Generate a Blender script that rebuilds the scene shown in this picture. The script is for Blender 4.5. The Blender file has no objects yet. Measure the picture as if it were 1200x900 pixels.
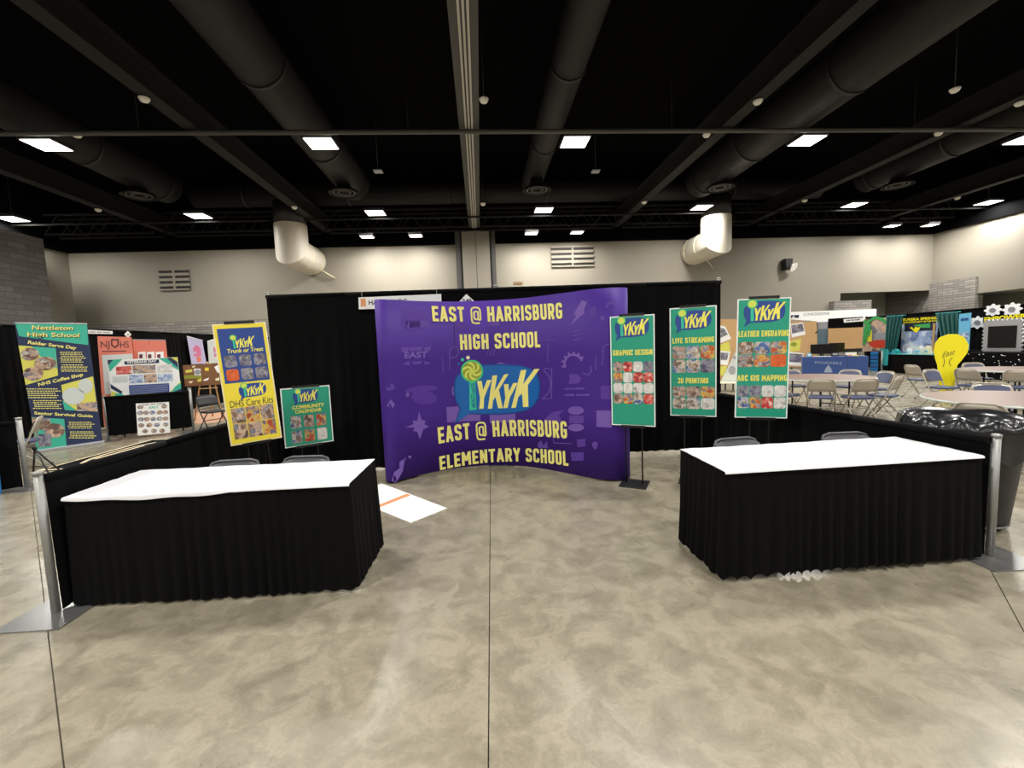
import bpy, bmesh, math, random
from mathutils import Vector, Matrix
random.seed(7)
PI = math.pi
# ------------------------------------------------------------------ camera
FPX = 504.2
PITCH, ROLL, YAW = map(math.radians, (-4.936, -2.216, 2.542))
CAM = Vector((-.134, -5.95, 1.617))
_f = Vector((math.sin(YAW)*math.cos(PITCH), math.cos(YAW)*math.cos(PITCH), math.sin(PITCH)))
_r0 = Vector((math.cos(YAW), -math.sin(YAW), 0)); _u0 = _r0.cross(_f)
RT = _r0*math.cos(ROLL) + _u0*math.sin(ROLL)
UP = -_r0*math.sin(ROLL) + _u0*math.cos(ROLL)
FW = _f
scn = bpy.context.scene
COL = scn.collection
cd = bpy.data.cameras.new('camera'); cam = bpy.data.objects.new('camera', cd); COL.objects.link(cam)
cd.sensor_fit = 'HORIZONTAL'; cd.sensor_width = 36; cd.lens = FPX/1200*36; cd.clip_end = 200; cd.clip_start = .05
cam.matrix_world = Matrix(((RT.x, UP.x, -FW.x, CAM.x), (RT.y, UP.y, -FW.y, CAM.y), (RT.z, UP.z, -FW.z, CAM.z), (0, 0, 0, 1)))
scn.camera = cam
# ------------------------------------------------------------------ world, exposure
wd = bpy.data.worlds.new('world'); scn.world = wd; wd.use_nodes = True
wd.node_tree.nodes['Background'].inputs[0].default_value = (.8, .85, 1, 1)
wd.node_tree.nodes['Background'].inputs[1].default_value = .02
vs = scn.view_settings
vs.view_transform = 'Standard'; vs.look = 'None'; vs.gamma = 1; vs.exposure = 0; vs.use_curve_mapping = False
HIGHBAY_W = 238; WASH_W = 125; BEAM = math.radians(170)
# the hall is turned a little against the booth: e = right, d = away from the photographer
BB = -.025
DV = Vector((math.sin(BB), math.cos(BB), 0)); EV = Vector((math.cos(BB), -math.sin(BB), 0))
def hall(e, d, z): return Vector((CAM.x, CAM.y, 0)) + EV*e + DV*d + Vector((0, 0, z))
# pixel -> direction -> point on a floor, plane
def ray(x, y): return (RT*((x-600)/FPX) - UP*((y-450)/FPX) + FW)
def onz(x, y, z=0):
    d = ray(x, y); return CAM + d*((z-CAM.z)/d.z)
def ony(x, y, Y):
    d = ray(x, y); return CAM + d*((Y-CAM.y)/d.y)
def onx(x, y, X):
    d = ray(x, y); return CAM + d*((X-CAM.x)/d.x)
# ------------------------------------------------------------------ materials
def lin(c):
    c /= 255
    return c/12.92 if c <= .04045 else ((c+.055)/1.055)**2.4
MATS = {}
def rgb(*c): return tuple(lin(v) for v in c)
def mat(name, col, rough=.6, metal=0, spec=.5, noise=0, nscale=8, bump=0, bscale=200, sheen=0, coat=0, emit=None, es=1, trans=0):
    if name in MATS: return MATS[name]
    m = bpy.data.materials.new(name); m.use_nodes = True; nt = m.node_tree; p = nt.nodes['Principled BSDF']
    c = rgb(*col)
    p.inputs['Base Color'].default_value = (*c, 1); p.inputs['Roughness'].default_value = rough
    p.inputs['Metallic'].default_value = metal; p.inputs['Specular IOR Level'].default_value = spec
    if sheen: p.inputs['Sheen Weight'].default_value = sheen
    if coat: p.inputs['Coat Weight'].default_value = coat
    if emit: p.inputs['Emission Color'].default_value = (*rgb(*emit), 1); p.inputs['Emission Strength'].default_value = es
    tc = nt.nodes.new('ShaderNodeTexCoord')
    if noise:
        n = nt.nodes.new('ShaderNodeTexNoise'); n.inputs['Scale'].default_value = nscale; n.inputs['Detail'].default_value = 5
        nt.links.new(tc.outputs['Object'], n.inputs['Vector'])
        mx = nt.nodes.new('ShaderNodeMix'); mx.data_type = 'RGBA'
        mx.inputs[6].default_value = (*[v*(1-noise) for v in c], 1); mx.inputs[7].default_value = (*[min(1, v*(1+noise)) for v in c], 1)
        nt.links.new(n.outputs[0], mx.inputs[0]); nt.links.new(mx.outputs[2], p.inputs['Base Color'])
    if bump:
        n = nt.nodes.new('ShaderNodeTexNoise'); n.inputs['Scale'].default_value = bscale; n.inputs['Detail'].default_value = 3
        nt.links.new(tc.outputs['Object'], n.inputs['Vector'])
        b = nt.nodes.new('ShaderNodeBump'); b.inputs['Strength'].default_value = bump; b.inputs['Distance'].default_value = .01
        nt.links.new(n.outputs[0], b.inputs['Height']); nt.links.new(b.outputs[0], p.inputs['Normal'])
    MATS[name] = m
    return m
def concrete():
    m = bpy.data.materials.new('polished_concrete'); m.use_nodes = True; nt = m.node_tree; p = nt.nodes['Principled BSDF']
    g = nt.nodes.new('ShaderNodeNewGeometry')
    def noise(sc, det, dist=0, rough=.55):
        n = nt.nodes.new('ShaderNodeTexNoise'); n.inputs['Scale'].default_value = sc; n.inputs['Detail'].default_value = det
        n.inputs['Distortion'].default_value = dist; n.inputs['Roughness'].default_value = rough
        nt.links.new(g.outputs['Position'], n.inputs['Vector']); return n
    def ramp(src, stops):
        r = nt.nodes.new('ShaderNodeValToRGB'); e = r.color_ramp.elements
        e[0].position, e[0].color = stops[0][0], (*rgb(*stops[0][1]), 1)
        e[1].position, e[1].color = stops[-1][0], (*rgb(*stops[-1][1]), 1)
        for s, c in stops[1:-1]:
            x = e.new(s); x.color = (*rgb(*c), 1)
        nt.links.new(src.outputs[0], r.inputs[0]); return r
    a = ramp(noise(1.1, 8, .4, .65), [(.32, (124, 117, 101)), (.47, (140, 132, 114)), (.6, (146, 138, 120)), (.72, (132, 125, 110))])
    b = ramp(noise(5, 9, .5, .68), [(.34, (100, 92, 76)), (.5, (141, 133, 115)), (.57, (164, 155, 136)), (.7, (134, 127, 110))])
    mx = nt.nodes.new('ShaderNodeMix'); mx.data_type = 'RGBA'; mx.inputs[0].default_value = .5
    nt.links.new(a.outputs[0], mx.inputs[6]); nt.links.new(b.outputs[0], mx.inputs[7])
    fine = ramp(noise(60, 3), [(.3, (225, 225, 225)), (.7, (255, 255, 255))])
    mul = nt.nodes.new('ShaderNodeMix'); mul.data_type = 'RGBA'; mul.blend_type = 'MULTIPLY'; mul.inputs[0].default_value = .6
    nt.links.new(mx.outputs[2], mul.inputs[6]); nt.links.new(fine.outputs[0], mul.inputs[7])
    nt.links.new(mul.outputs[2], p.inputs['Base Color'])
    rr = nt.nodes.new('ShaderNodeMapRange'); rr.inputs[3].default_value = .2; rr.inputs[4].default_value = .36
    nt.links.new(noise(3, 4, 1).outputs[0], rr.inputs[0]); nt.links.new(rr.outputs[0], p.inputs['Roughness'])
    bp = nt.nodes.new('ShaderNodeBump'); bp.inputs['Strength'].default_value = .05; bp.inputs['Distance'].default_value = .01
    nt.links.new(noise(25, 4).outputs[0], bp.inputs['Height']); nt.links.new(bp.outputs[0], p.inputs['Normal'])
    p.inputs['Specular IOR Level'].default_value = .45
    return m
def brickmat(name, c1, c2, cm, sx, sz):
    m = bpy.data.materials.new(name); m.use_nodes = True; nt = m.node_tree; p = nt.nodes['Principled BSDF']
    g = nt.nodes.new('ShaderNodeNewGeometry'); s = nt.nodes.new('ShaderNodeSeparateXYZ'); cb = nt.nodes.new('ShaderNodeCombineXYZ'); ad = nt.nodes.new('ShaderNodeMath')
    nt.links.new(g.outputs['Position'], s.inputs[0]); nt.links.new(s.outputs[0], ad.inputs[0]); nt.links.new(s.outputs[1], ad.inputs[1])
    nt.links.new(ad.outputs[0], cb.inputs[0]); nt.links.new(s.outputs[2], cb.inputs[1])
    b = nt.nodes.new('ShaderNodeTexBrick'); b.inputs['Color1'].default_value = (*rgb(*c1), 1); b.inputs['Color2'].default_value = (*rgb(*c2), 1)
    b.inputs['Mortar'].default_value = (*rgb(*cm), 1); b.inputs['Scale'].default_value = 1; b.inputs['Mortar Size'].default_value = .012
    b.inputs['Brick Width'].default_value = sx; b.inputs['Row Height'].default_value = sz
    nt.links.new(cb.outputs[0], b.inputs['Vector']); nt.links.new(b.outputs['Color'], p.inputs['Base Color']); p.inputs['Roughness'].default_value = .8
    return m
def photomat(name, cols, scale=3.2):
    # a small printed snapshot: soft patches of colour, different on every print
    m = bpy.data.materials.new(name); m.use_nodes = True; nt = m.node_tree; p = nt.nodes['Principled BSDF']
    tc = nt.nodes.new('ShaderNodeTexCoord'); oi = nt.nodes.new('ShaderNodeObjectInfo')
    sc = nt.nodes.new('ShaderNodeVectorMath'); sc.operation = 'ADD'
    k = nt.nodes.new('ShaderNodeMath'); k.operation = 'MULTIPLY'; k.inputs[1].default_value = 37.0
    nt.links.new(oi.outputs['Random'], k.inputs[0]); nt.links.new(tc.outputs['Generated'], sc.inputs[0]); nt.links.new(k.outputs[0], sc.inputs[1])
    v = nt.nodes.new('ShaderNodeTexVoronoi'); v.feature = 'SMOOTH_F1'; v.inputs['Scale'].default_value = scale; v.inputs['Smoothness'].default_value = .25
    nt.links.new(sc.outputs[0], v.inputs['Vector'])
    n = nt.nodes.new('ShaderNodeTexNoise'); n.inputs['Scale'].default_value = scale*2.2; n.inputs['Detail'].default_value = 4; nt.links.new(sc.outputs[0], n.inputs['Vector'])
    s = nt.nodes.new('ShaderNodeSeparateColor'); nt.links.new(v.outputs['Color'], s.inputs[0])
    mx = nt.nodes.new('ShaderNodeMix'); mx.inputs[0].default_value = .4; nt.links.new(s.outputs[0], mx.inputs[2]); nt.links.new(n.outputs[0], mx.inputs[3])
    r = nt.nodes.new('ShaderNodeValToRGB'); e = r.color_ramp.elements
    e[0].position = .12; e[0].color = (*rgb(*cols[0]), 1); e[1].position = .88; e[1].color = (*rgb(*cols[-1]), 1)
    for i, c in enumerate(cols[1:-1], 1):
        x = e.new(.12+.76*i/(len(cols)-1)); x.color = (*rgb(*c), 1)
    nt.links.new(mx.outputs[0], r.inputs[0]); nt.links.new(r.outputs[0], p.inputs['Base Color']); p.inputs['Roughness'].default_value = .5
    return m
M = dict(
    concrete=concrete(), joint=mat('joint_filler', (116, 109, 93), .8),
    cream=mat('cream_wall_paint', (136, 130, 118), .75, noise=.04, nscale=.6),
    black_ceiling=mat('black_ceiling_paint', (5, 5, 6), .9, spec=.05), beam=mat('dark_beam_paint', (32, 31, 30), .7, spec=.2),
    duct=mat('dark_duct_paint', (32, 31, 31), .6, spec=.25, noise=.12, nscale=1.2), pipe=mat('grey_pipe', (74, 72, 69), .5),
    rim=mat('duct_band', (30, 30, 31), .5), track=mat('white_track', (180, 177, 170), .4), trackside=mat('track_soffit', (66, 65, 63), .6),
    duct_white=mat('cream_duct', (206, 199, 184), .5), white_dome=mat('white_plastic', (235, 232, 226), .4),
    drape=mat('black_drape', (9, 9, 10), .9, sheen=.02, spec=.08, noise=.15, nscale=3, bump=.25, bscale=350),
    skirt=mat('black_skirt', (8, 8, 9), .85, sheen=.0, spec=.1, bump=.2, bscale=400),
    steel=mat('brushed_steel', (146, 146, 143), .48, metal=.6), plate=mat('base_plate_steel', (140, 140, 139), .28, metal=.7, noise=.1, nscale=6),
    vinyl=mat('white_vinyl', (214, 214, 218), .35, bump=.2, bscale=14),
    tabletop=mat('laminate_top', (150, 142, 132), .5), darkmetal=mat('dark_metal', (30, 30, 31), .45, metal=.3),
    black=mat('black_plastic', (12, 12, 13), .4), purple=mat('purple_print', (64, 34, 128), .6, spec=.25, noise=.05, nscale=1.5),
    purple2=mat('purple_ghost', (92, 62, 152), .32), purple3=mat('purple_ghost_light', (112, 84, 166), .32), purple4=mat('purple_ghost_dim', (82, 50, 145), .32),
    lemon=mat('lemon_ink', (236, 226, 96), .5), lemonb=mat('banner_lemon_ink', (233, 224, 128), .5), inkdark=mat('dark_ink', (24, 32, 52), .5),
    blue=mat('logo_blue', (0, 92, 166), .45), bluedk=mat('logo_blue_outline', (22, 58, 140), .45), posterblue=mat('poster_blue', (35, 66, 140), .5),
    green=mat('lollipop_green', (64, 190, 116), .45), olive=mat('lollipop_olive', (140, 150, 48), .45), teal=mat('stick_teal', (46, 186, 150), .45), swirl=mat('lollipop_yellow', (205, 215, 90), .45),
    postergreen=mat('poster_green', (30, 150, 122), .45), paper=mat('white_card', (236, 236, 234), .5), yellow=mat('poster_yellow', (234, 214, 60), .5),
    foam=mat('foam_cream', (232, 222, 186), .6), orange=mat('sign_orange', (222, 150, 100), .5),
    chairgrey=mat('chair_beige_metal', (168, 160, 146), .4, metal=.2), chairblue=mat('chair_blue_vinyl', (62, 70, 98), .5), chairblk=mat('chair_black', (26, 26, 28), .45),
    chairtop=mat('grey_padded_vinyl', (70, 70, 74), .5), foot=mat('rubber_foot', (40, 40, 40), .7),
    roundtop=mat('round_table_laminate', (120, 96, 88), .35, noise=.06, nscale=4), edge=mat('table_edge', (190, 200, 192), .4),
    bag=mat('bin_liner', (22, 23, 27), .22, noise=.2, nscale=10, bump=.5, bscale=9), bin=mat('bin_plastic', (20, 20, 22), .5),
    bulb=mat('bulb_yellow', (240, 226, 20), .5), navy=mat('banner_navy', (28, 42, 80), .5), bteal=mat('banner_teal', (56, 176, 150), .5), bant=mat('banner_lime', (212, 208, 92), .5),
    coral=mat('coral_print', (216, 122, 102), .5), maroon=mat('maroon_ink', (92, 38, 52), .5), cork=mat('cork', (122, 84, 52), .8, noise=.2, nscale=30),
    wood=mat('pale_wood', (190, 150, 100), .6, noise=.1, nscale=10), kraft=mat('kraft_paper', (196, 158, 110), .7, noise=.06, nscale=5),
    carpet=mat('tan_carpet', (180, 140, 112), .9), matnavy=mat('mat_black', (18, 19, 26), .95, spec=.1), gold=mat('gold_trim', (214, 196, 160), .7),
    tablecloth=mat('royal_blue_cloth', (40, 66, 122), .8, sheen=.2), silver=mat('silver_ink', (140, 150, 170), .6), curtain=mat('green_satin', (12, 82, 78), .45, sheen=.3), tealcloth=mat('teal_cloth', (24, 140, 140), .5),
    skyblue=mat('sky_blue_print', (104, 176, 214), .5), bucket=mat('water_blue', (40, 110, 190), .3), binblue=mat('recycling_blue', (28, 120, 190), .5),
    silverframe=mat('silver_frame', (176, 176, 180), .35, metal=.4), screen=mat('screen_black', (10, 11, 14), .12), petal=mat('paper_flower', (240, 240, 242), .6), flowerheart=mat('flower_heart', (130, 132, 138), .6),
    stone=brickmat('grey_stone', (120, 116, 112), (146, 141, 134), (96, 92, 88), .45, .12), block=brickmat('grey_block', (106, 102, 100), (126, 122, 118), (92, 89, 86), .6, .2),
    grille=mat('grille_dark', (44, 41, 37), .7), greywall=mat('grey_recess', (150, 150, 138), .8), dot=mat('white_dot', (230, 230, 230), .6),
    lampcase=mat('lamp_case', (40, 40, 42), .5), glow=mat('lamp_diffuser', (255, 255, 255), .5, emit=(255, 250, 242), es=14),
    vine=mat('paper_vine', (60, 160, 84), .6), mapprint=mat('pale_map', (200, 206, 204), .5), pink=mat('pink_ink', (206, 110, 150), .5), violet=mat('pale_violet', (184, 178, 212), .5), redink=mat('red_ink', (200, 62, 40), .5), greyink=mat('grey_ink', (150, 152, 158), .5),
)
PH = [photomat('snapshot_mixed', [(58, 50, 50), (120, 92, 80), (206, 176, 150), (96, 100, 120), (224, 214, 200)]),
      photomat('snapshot_office', [(52, 58, 80), (80, 110, 170), (214, 200, 180), (96, 74, 64), (224, 220, 214)]),
      photomat('snapshot_street', [(48, 48, 58), (104, 98, 130), (150, 150, 155), (80, 78, 90), (196, 196, 198)]),
      photomat('snapshot_warm', [(96, 56, 50), (190, 80, 50), (210, 180, 90), (90, 80, 120), (226, 208, 190)]),
      photomat('snapshot_shirt', [(120, 116, 112), (206, 202, 196), (226, 223, 217), (190, 190, 190), (238, 236, 232)]),
      photomat('snapshot_red', [(120, 40, 40), (190, 54, 48), (214, 120, 110), (235, 225, 215)]),
      photomat('snapshot_orange', [(190, 76, 30), (206, 90, 38), (222, 112, 56)]),
      photomat('snapshot_blue', [(80, 84, 110), (120, 140, 185), (160, 178, 210), (215, 222, 232), (96, 120, 170)], 5)]
# ------------------------------------------------------------------ builders
def tag(o, label=None, cat=None, group=None, kind=None):
    if label: o['label'] = label
    if cat: o['category'] = cat
    if group: o['group'] = group
    if kind: o['kind'] = kind
    return o
def thing(name, label, cat, loc=(0, 0, 0), rz=0, group=None):
    o = bpy.data.objects.new(name, None); COL.objects.link(o); o.empty_display_size = .1
    o.location = loc; o.rotation_euler = (0, 0, rz)
    return tag(o, label, cat, group)
class MB:
    def __init__(s): s.v = []; s.f = []; s.sm = []
    def add(s, vs, fs, smooth=False):
        b = len(s.v); s.v += [tuple(v) for v in vs]; s.f += [tuple(i+b for i in f) for f in fs]; s.sm += [smooth]*len(fs); return s
    def box(s, x0, x1, y0, y1, z0, z1):
        return s.add([(x, y, z) for z in (z0, z1) for y in (y0, y1) for x in (x0, x1)], [(0, 2, 3, 1), (4, 5, 7, 6), (0, 1, 5, 4), (2, 6, 7, 3), (0, 4, 6, 2), (1, 3, 7, 5)])
    def tube(s, pts, r, n=8, cap=True, closed=False):
        pts = [Vector(p) for p in pts]; N = len(pts); rs = r if isinstance(r, (list, tuple)) else [r]*N
        vs = []; ref = None
        for i, p in enumerate(pts):
            if closed: t = (pts[(i+1) % N]-pts[i-1])
            else: t = (pts[min(i+1, N-1)]-pts[max(i-1, 0)])
            t.normalize()
            if ref is None: ref = Vector((0, 0, 1)) if abs(t.z) < .9 else Vector((0, 1, 0))
            a = t.cross(ref).normalized(); b = t.cross(a).normalized(); ref = -b if b.dot(ref) < 0 else b
            a = t.cross(ref).normalized(); b = a.cross(t).normalized()
            vs += [p+(a*math.cos(2*PI*k/n)+b*math.sin(2*PI*k/n))*rs[i] for k in range(n)]
        fs = []
        for i in range(N if closed else N-1):
            j = (i+1) % N
            fs += [(i*n+k, i*n+(k+1) % n, j*n+(k+1) % n, j*n+k) for k in range(n)]
        s.add(vs, fs, True)
        if cap and not closed:
            b = len(s.v)-len(vs)
            s.f += [tuple(b+k for k in range(n))[::-1], tuple(b+(N-1)*n+k for k in range(n))]; s.sm += [False, False]
        return s
    def lathe(s, prof, n=24, c=(0, 0), cap=True, wob=None):
        vs = []
        for i, (r, z) in enumerate(prof):
            for k in range(n):
                a = 2*PI*k/n; dr, dz = wob(i, a) if wob else (0, 0)
                vs.append((c[0]+(r+dr)*math.cos(a), c[1]+(r+dr)*math.sin(a), z+dz))
        fs = [(i*n+k, i*n+(k+1) % n, (i+1)*n+(k+1) % n, (i+1)*n+k) for i in range(len(prof)-1) for k in range(n)]
        s.add(vs, fs, True)
        if cap:
            b = len(s.v)-len(vs); s.f += [tuple(b+k for k in range(n))[::-1], tuple(b+(len(prof)-1)*n+k for k in range(n))]; s.sm += [False]*2
        return s
    def prism(s, poly, y0, y1):      # polygon in x,z; thickness along y (y0 is the face turned to the viewer)
        n = len(poly); A = sum(poly[i][0]*poly[(i+1) % n][1]-poly[(i+1) % n][0]*poly[i][1] for i in range(n))
        if A < 0: poly = poly[::-1]
        vs = [(x, y0, z) for x, z in poly]+[(x, y1, z) for x, z in poly]
        return s.add(vs, [tuple(range(n)), tuple(range(2*n-1, n-1, -1))]+[(i, i+n, (i+1) % n+n, (i+1) % n) for i in range(n)])
    def build(s, name, m, parent=None, loc=None, rz=0, bevel=0):
        me = bpy.data.meshes.new(name); me.from_pydata(s.v, [], s.f)
        me.polygons.foreach_set('use_smooth', s.sm); me.update()
        me.materials.append(m if not isinstance(m, str) else M[m])
        o = bpy.data.objects.new(name, me); COL.objects.link(o)
        if parent: o.parent = parent
        if loc is not None: o.location = loc; o.rotation_euler = (0, 0, rz)
        if bevel:
            b = o.modifiers.new('bevel', 'BEVEL'); b.width = bevel; b.segments = 2; b.limit_method = 'ANGLE'
        return o
def box(name, m, parent, *b, bevel=0): return MB().box(*b).build(name, m, parent, bevel=bevel)
def struct(o): o['kind'] = 'structure'; return o
def copy_tree(o, parent=None):
    c = o.copy(); COL.objects.link(c); c.parent = parent
    for ch in KIDS(o): copy_tree(ch, c)
    return c
def KIDS(o): return [x for x in COL.objects if x.parent == o] if False else list(o.children)
# ---- a vertical plane standing on the floor: p0 -> p1 is left -> right for the viewer
class Frame:
    def __init__(s, p0, p1):
        s.o = Vector((p0[0], p0[1], 0)); d = Vector((p1[0]-p0[0], p1[1]-p0[1], 0)); s.w = d.length; s.x = d.normalized()
        s.y = Vector((0, 0, 1)).cross(s.x); s.rz = math.atan2(s.x.y, s.x.x)
    def px(s, x, y, off=0):
        d = ray(x, y); o = s.o+s.y*off; t = (o-CAM).dot(s.y)/d.dot(s.y); p = CAM+d*t-s.o
        return (p.dot(s.x), p.z)
    def pt(s, u, off, z=0): return s.o+s.x*u+s.y*off+Vector((0, 0, z))
    def thing(s, name, label, cat, u=0, off=0, z=0, group=None):
        t = thing(name, label, cat, s.pt(u, off, z), s.rz, group); return t
# ---- text
TXT = {}
def text_geo(body, bold=.02, shear=0):
    k = (body, bold, shear)
    if k in TXT: return TXT[k]
    cu = bpy.data.curves.new('text', 'FONT'); cu.body = body; cu.offset = bold; cu.shear = shear; cu.resolution_u = 3; cu.fill_mode = 'FRONT'
    o = bpy.data.objects.new('text', cu); COL.objects.link(o)
    dg = bpy.context.evaluated_depsgraph_get(); dg.update()
    me = bpy.data.meshes.new_from_object(o.evaluated_get(dg))
    vs = [(v.co.x, v.co.y) for v in me.vertices]; fs = [tuple(p.vertices) for p in me.polygons]
    x0 = min(v[0] for v in vs); x1 = max(v[0] for v in vs)
    base = [v for v in vs]
    y0 = -max(bold, 0); y1 = .69+max(bold, 0)
    vs = [((v[0]-x0)/(x1-x0), (v[1]-y0)/(y1-y0)) for v in vs]
    bpy.data.objects.remove(o); bpy.data.curves.remove(cu); bpy.data.meshes.remove(me)
    TXT[k] = (vs, fs); return TXT[k]
def text_on(parent, body, bl, br, tl, y, m, name='lettering', bold=.02, shear=0, warp=None):
    vs, fs = block_geo(body) if bold == 'block' else text_geo(body, bold, shear)
    P = [(bl[0]+a*(br[0]-bl[0])+b*(tl[0]-bl[0]), bl[1]+a*(br[1]-bl[1])+b*(tl[1]-bl[1])) for a, b in vs]
    mb = MB()
    mb.add([warp(p[0], p[1], y) if warp else (p[0], y, p[1]) for p in P], fs)
    return mb.build(name, m, parent)
def faint_text(parent, bl, br, tl, y, m, name='faint_text', warp=None, words=(.3, .22, .38)):
    # lettering too small to be read in the photograph: word-shaped strokes only
    mb = MB(); a = 0; T = sum(words)+.06*(len(words)-1)
    P = lambda f, g: (bl[0]+f*(br[0]-bl[0])+g*(tl[0]-bl[0]), bl[1]+f*(br[1]-bl[1])+g*(tl[1]-bl[1]))
    for w in words:
        n = max(2, int(w*20))
        for k in range(n):
            f0, f1 = (a+w*k/n)/T, (a+w*(k+.72)/n)/T; q = [P(f0, .12), P(f1, .12), P(f1, .9 if k % 3 else 1), P(f0, .9 if k % 3 else 1)]
            mb.add([warp(u, v, y) if warp else (u, y, v) for u, v in q], [(0, 1, 2, 3)])
        a += w+.06
    return tag(mb.build(name, m, parent), kind='stuff')
def rounded(P, rad, n=4):
    out = [P[0]]
    for i in range(1, len(P)-1):
        p = Vector(P[i]); a = Vector(P[i-1])-p; b = Vector(P[i+1])-p; r = min(rad, a.length*.46, b.length*.46); a.normalize(); b.normalize()
        p0 = p+a*r; p1 = p+b*r
        for k in range(n+1):
            t = k/n; q = p0*(1-t)**2+p*2*t*(1-t)+p1*t*t; out.append((q.x, q.y))
    out.append(P[-1]); return out
def strip(P, h):
    vs = []; n = len(P)
    for i in range(n):
        p = Vector(P[i]); d0 = (p-Vector(P[i-1])).normalized() if i else None; d1 = (Vector(P[i+1])-p).normalized() if i < n-1 else None
        if d0 is None: d = d1; k = 1
        elif d1 is None: d = d0; k = 1
        else: d = (d0+d1).normalized(); k = 1/max(.4, d.dot(d0))
        nn = Vector((-d.y, d.x))*h*k; vs += [tuple(p-nn), tuple(p+nn)]
    return vs, [(2*i, 2*i+2, 2*i+3, 2*i+1) for i in range(n-1)]
def glyphs():
    w = .47; l, r, b, t, m, c = .09, .38, .09, .91, .5, .235; R = .17
    V = lambda x: ([(x, 0), (x, 1)], 0); H = lambda y, x0=.09, x1=.47: ([(x0, y), (x1, y)], 0)
    bowl = lambda y0, y1, x=.38: ([(l, y0), (x, y0), (x, y1), (l, y1)], .2)
    return {'A': (.5, [([(.07, 0), (.25, 1.0)], 0), ([(.43, 0), (.25, 1.0)], 0), ([(.12, .27), (.38, .27)], 0)]), 'B': (w, [V(l), bowl(b, m), bowl(m, t, .36)]), 'C': (w, [([(r, .68), (r, t), (l, t), (l, b), (r, b), (r, .32)], R)]),
            'D': (w, [V(l), bowl(b, t)]), 'E': (.42, [V(l), H(t, l, .42), H(m, l, .38), H(b, l, .42)]), 'G': (w, [([(r, .7), (r, t), (l, t), (l, b), (r, b), (r, .44)], R), ([(.22, .46), (.47, .46)], 0)]), 'H': (w, [V(l), V(r), H(m, l, r)]),
            'I': (.18, [V(l)]), 'L': (.4, [V(l), H(b, l, .4)]), 'M': (.62, [V(l), V(.53), ([(.1, .97), (.31, .34)], 0), ([(.52, .97), (.31, .34)], 0)]), 'N': (.5, [V(l), V(.41), ([(.1, .95), (.4, .05)], 0)]),
            'O': (w, [([(c, t), (r, t), (r, b), (l, b), (l, t), (c, t)], R)]), 'P': (.45, [V(l), bowl(.42, t)]), 'R': (.48, [V(l), bowl(.44, t), ([(.25, .44), (.40, 0)], 0)]), 'S': (w, [([(r, .7), (r, t), (l, t), (l, .54), (r, .46), (r, b), (l, b), (l, .3)], R)]),
            'T': (.44, [V(.22), H(t, 0, .44)]), 'U': (w, [([(l, 1), (l, b), (r, b), (r, 1)], R)]), 'V': (.48, [([(.07, 1), (.24, .02)], 0), ([(.41, 1), (.24, .02)], 0)]), 'Y': (.48, [([(.06, 1), (.24, .45)], 0), ([(.42, 1), (.24, .45)], 0), ([(.24, .5), (.24, 0)], 0)]),
            '3': (w, [([(l, .72), (l, t), (r, t), (r, m), (.2, m)], R), ([(.2, m), (r, m), (r, b), (l, b), (l, .28)], R)]),
            '@': (.72, [([(.6, -.1), (.07, -.12), (.07, .95), (.65, .95), (.65, .12), (.5, .12), (.5, .68)], .24), ([(.5, .5), (.5, .68), (.24, .68), (.24, .16), (.5, .16), (.5, .4)], .12)])}
GLY = glyphs()
def block_geo(body, weight=.09):
    k = ('block', body, weight)
    if k in TXT: return TXT[k]
    x = 0; vs = []; fs = []
    for ch in body:
        if ch == ' ': x += .3; continue
        w, S = GLY[ch]
        for P, rd in S:
            v, f = strip(rounded(P, rd) if rd else P, weight*(.62 if ch == '@' else 1)); b0 = len(vs); vs += [(x+a, y) for a, y in v]; fs += [tuple(i+b0 for i in q) for q in f]
        x += w+.1
    x -= .1; TXT[k] = ([(a/x, y) for a, y in vs], fs); return TXT[k]
def rrect(u0, u1, v0, v1, r, n=3):
    pts = []
    for cx, cy, a0 in ((u1-r, v1-r, 0), (u0+r, v1-r, 90), (u0+r, v0+r, 180), (u1-r, v0+r, 270)):
        for k in range(n+1):
            a = math.radians(a0+90*k/n); pts.append((cx+r*math.cos(a), cy+r*math.sin(a)))
    return pts
def ell(cx, cy, rx, ry, n=20, rot=0):
    c, s_ = math.cos(rot), math.sin(rot)
    return [(cx+rx*math.cos(2*PI*k/n)*c-ry*math.sin(2*PI*k/n)*s_, cy+rx*math.cos(2*PI*k/n)*s_+ry*math.sin(2*PI*k/n)*c) for k in range(n)]
def decal(parent, poly, y, m, name, th=.0012): return MB().prism(poly, y, y+th).build(name, m, parent)
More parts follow.
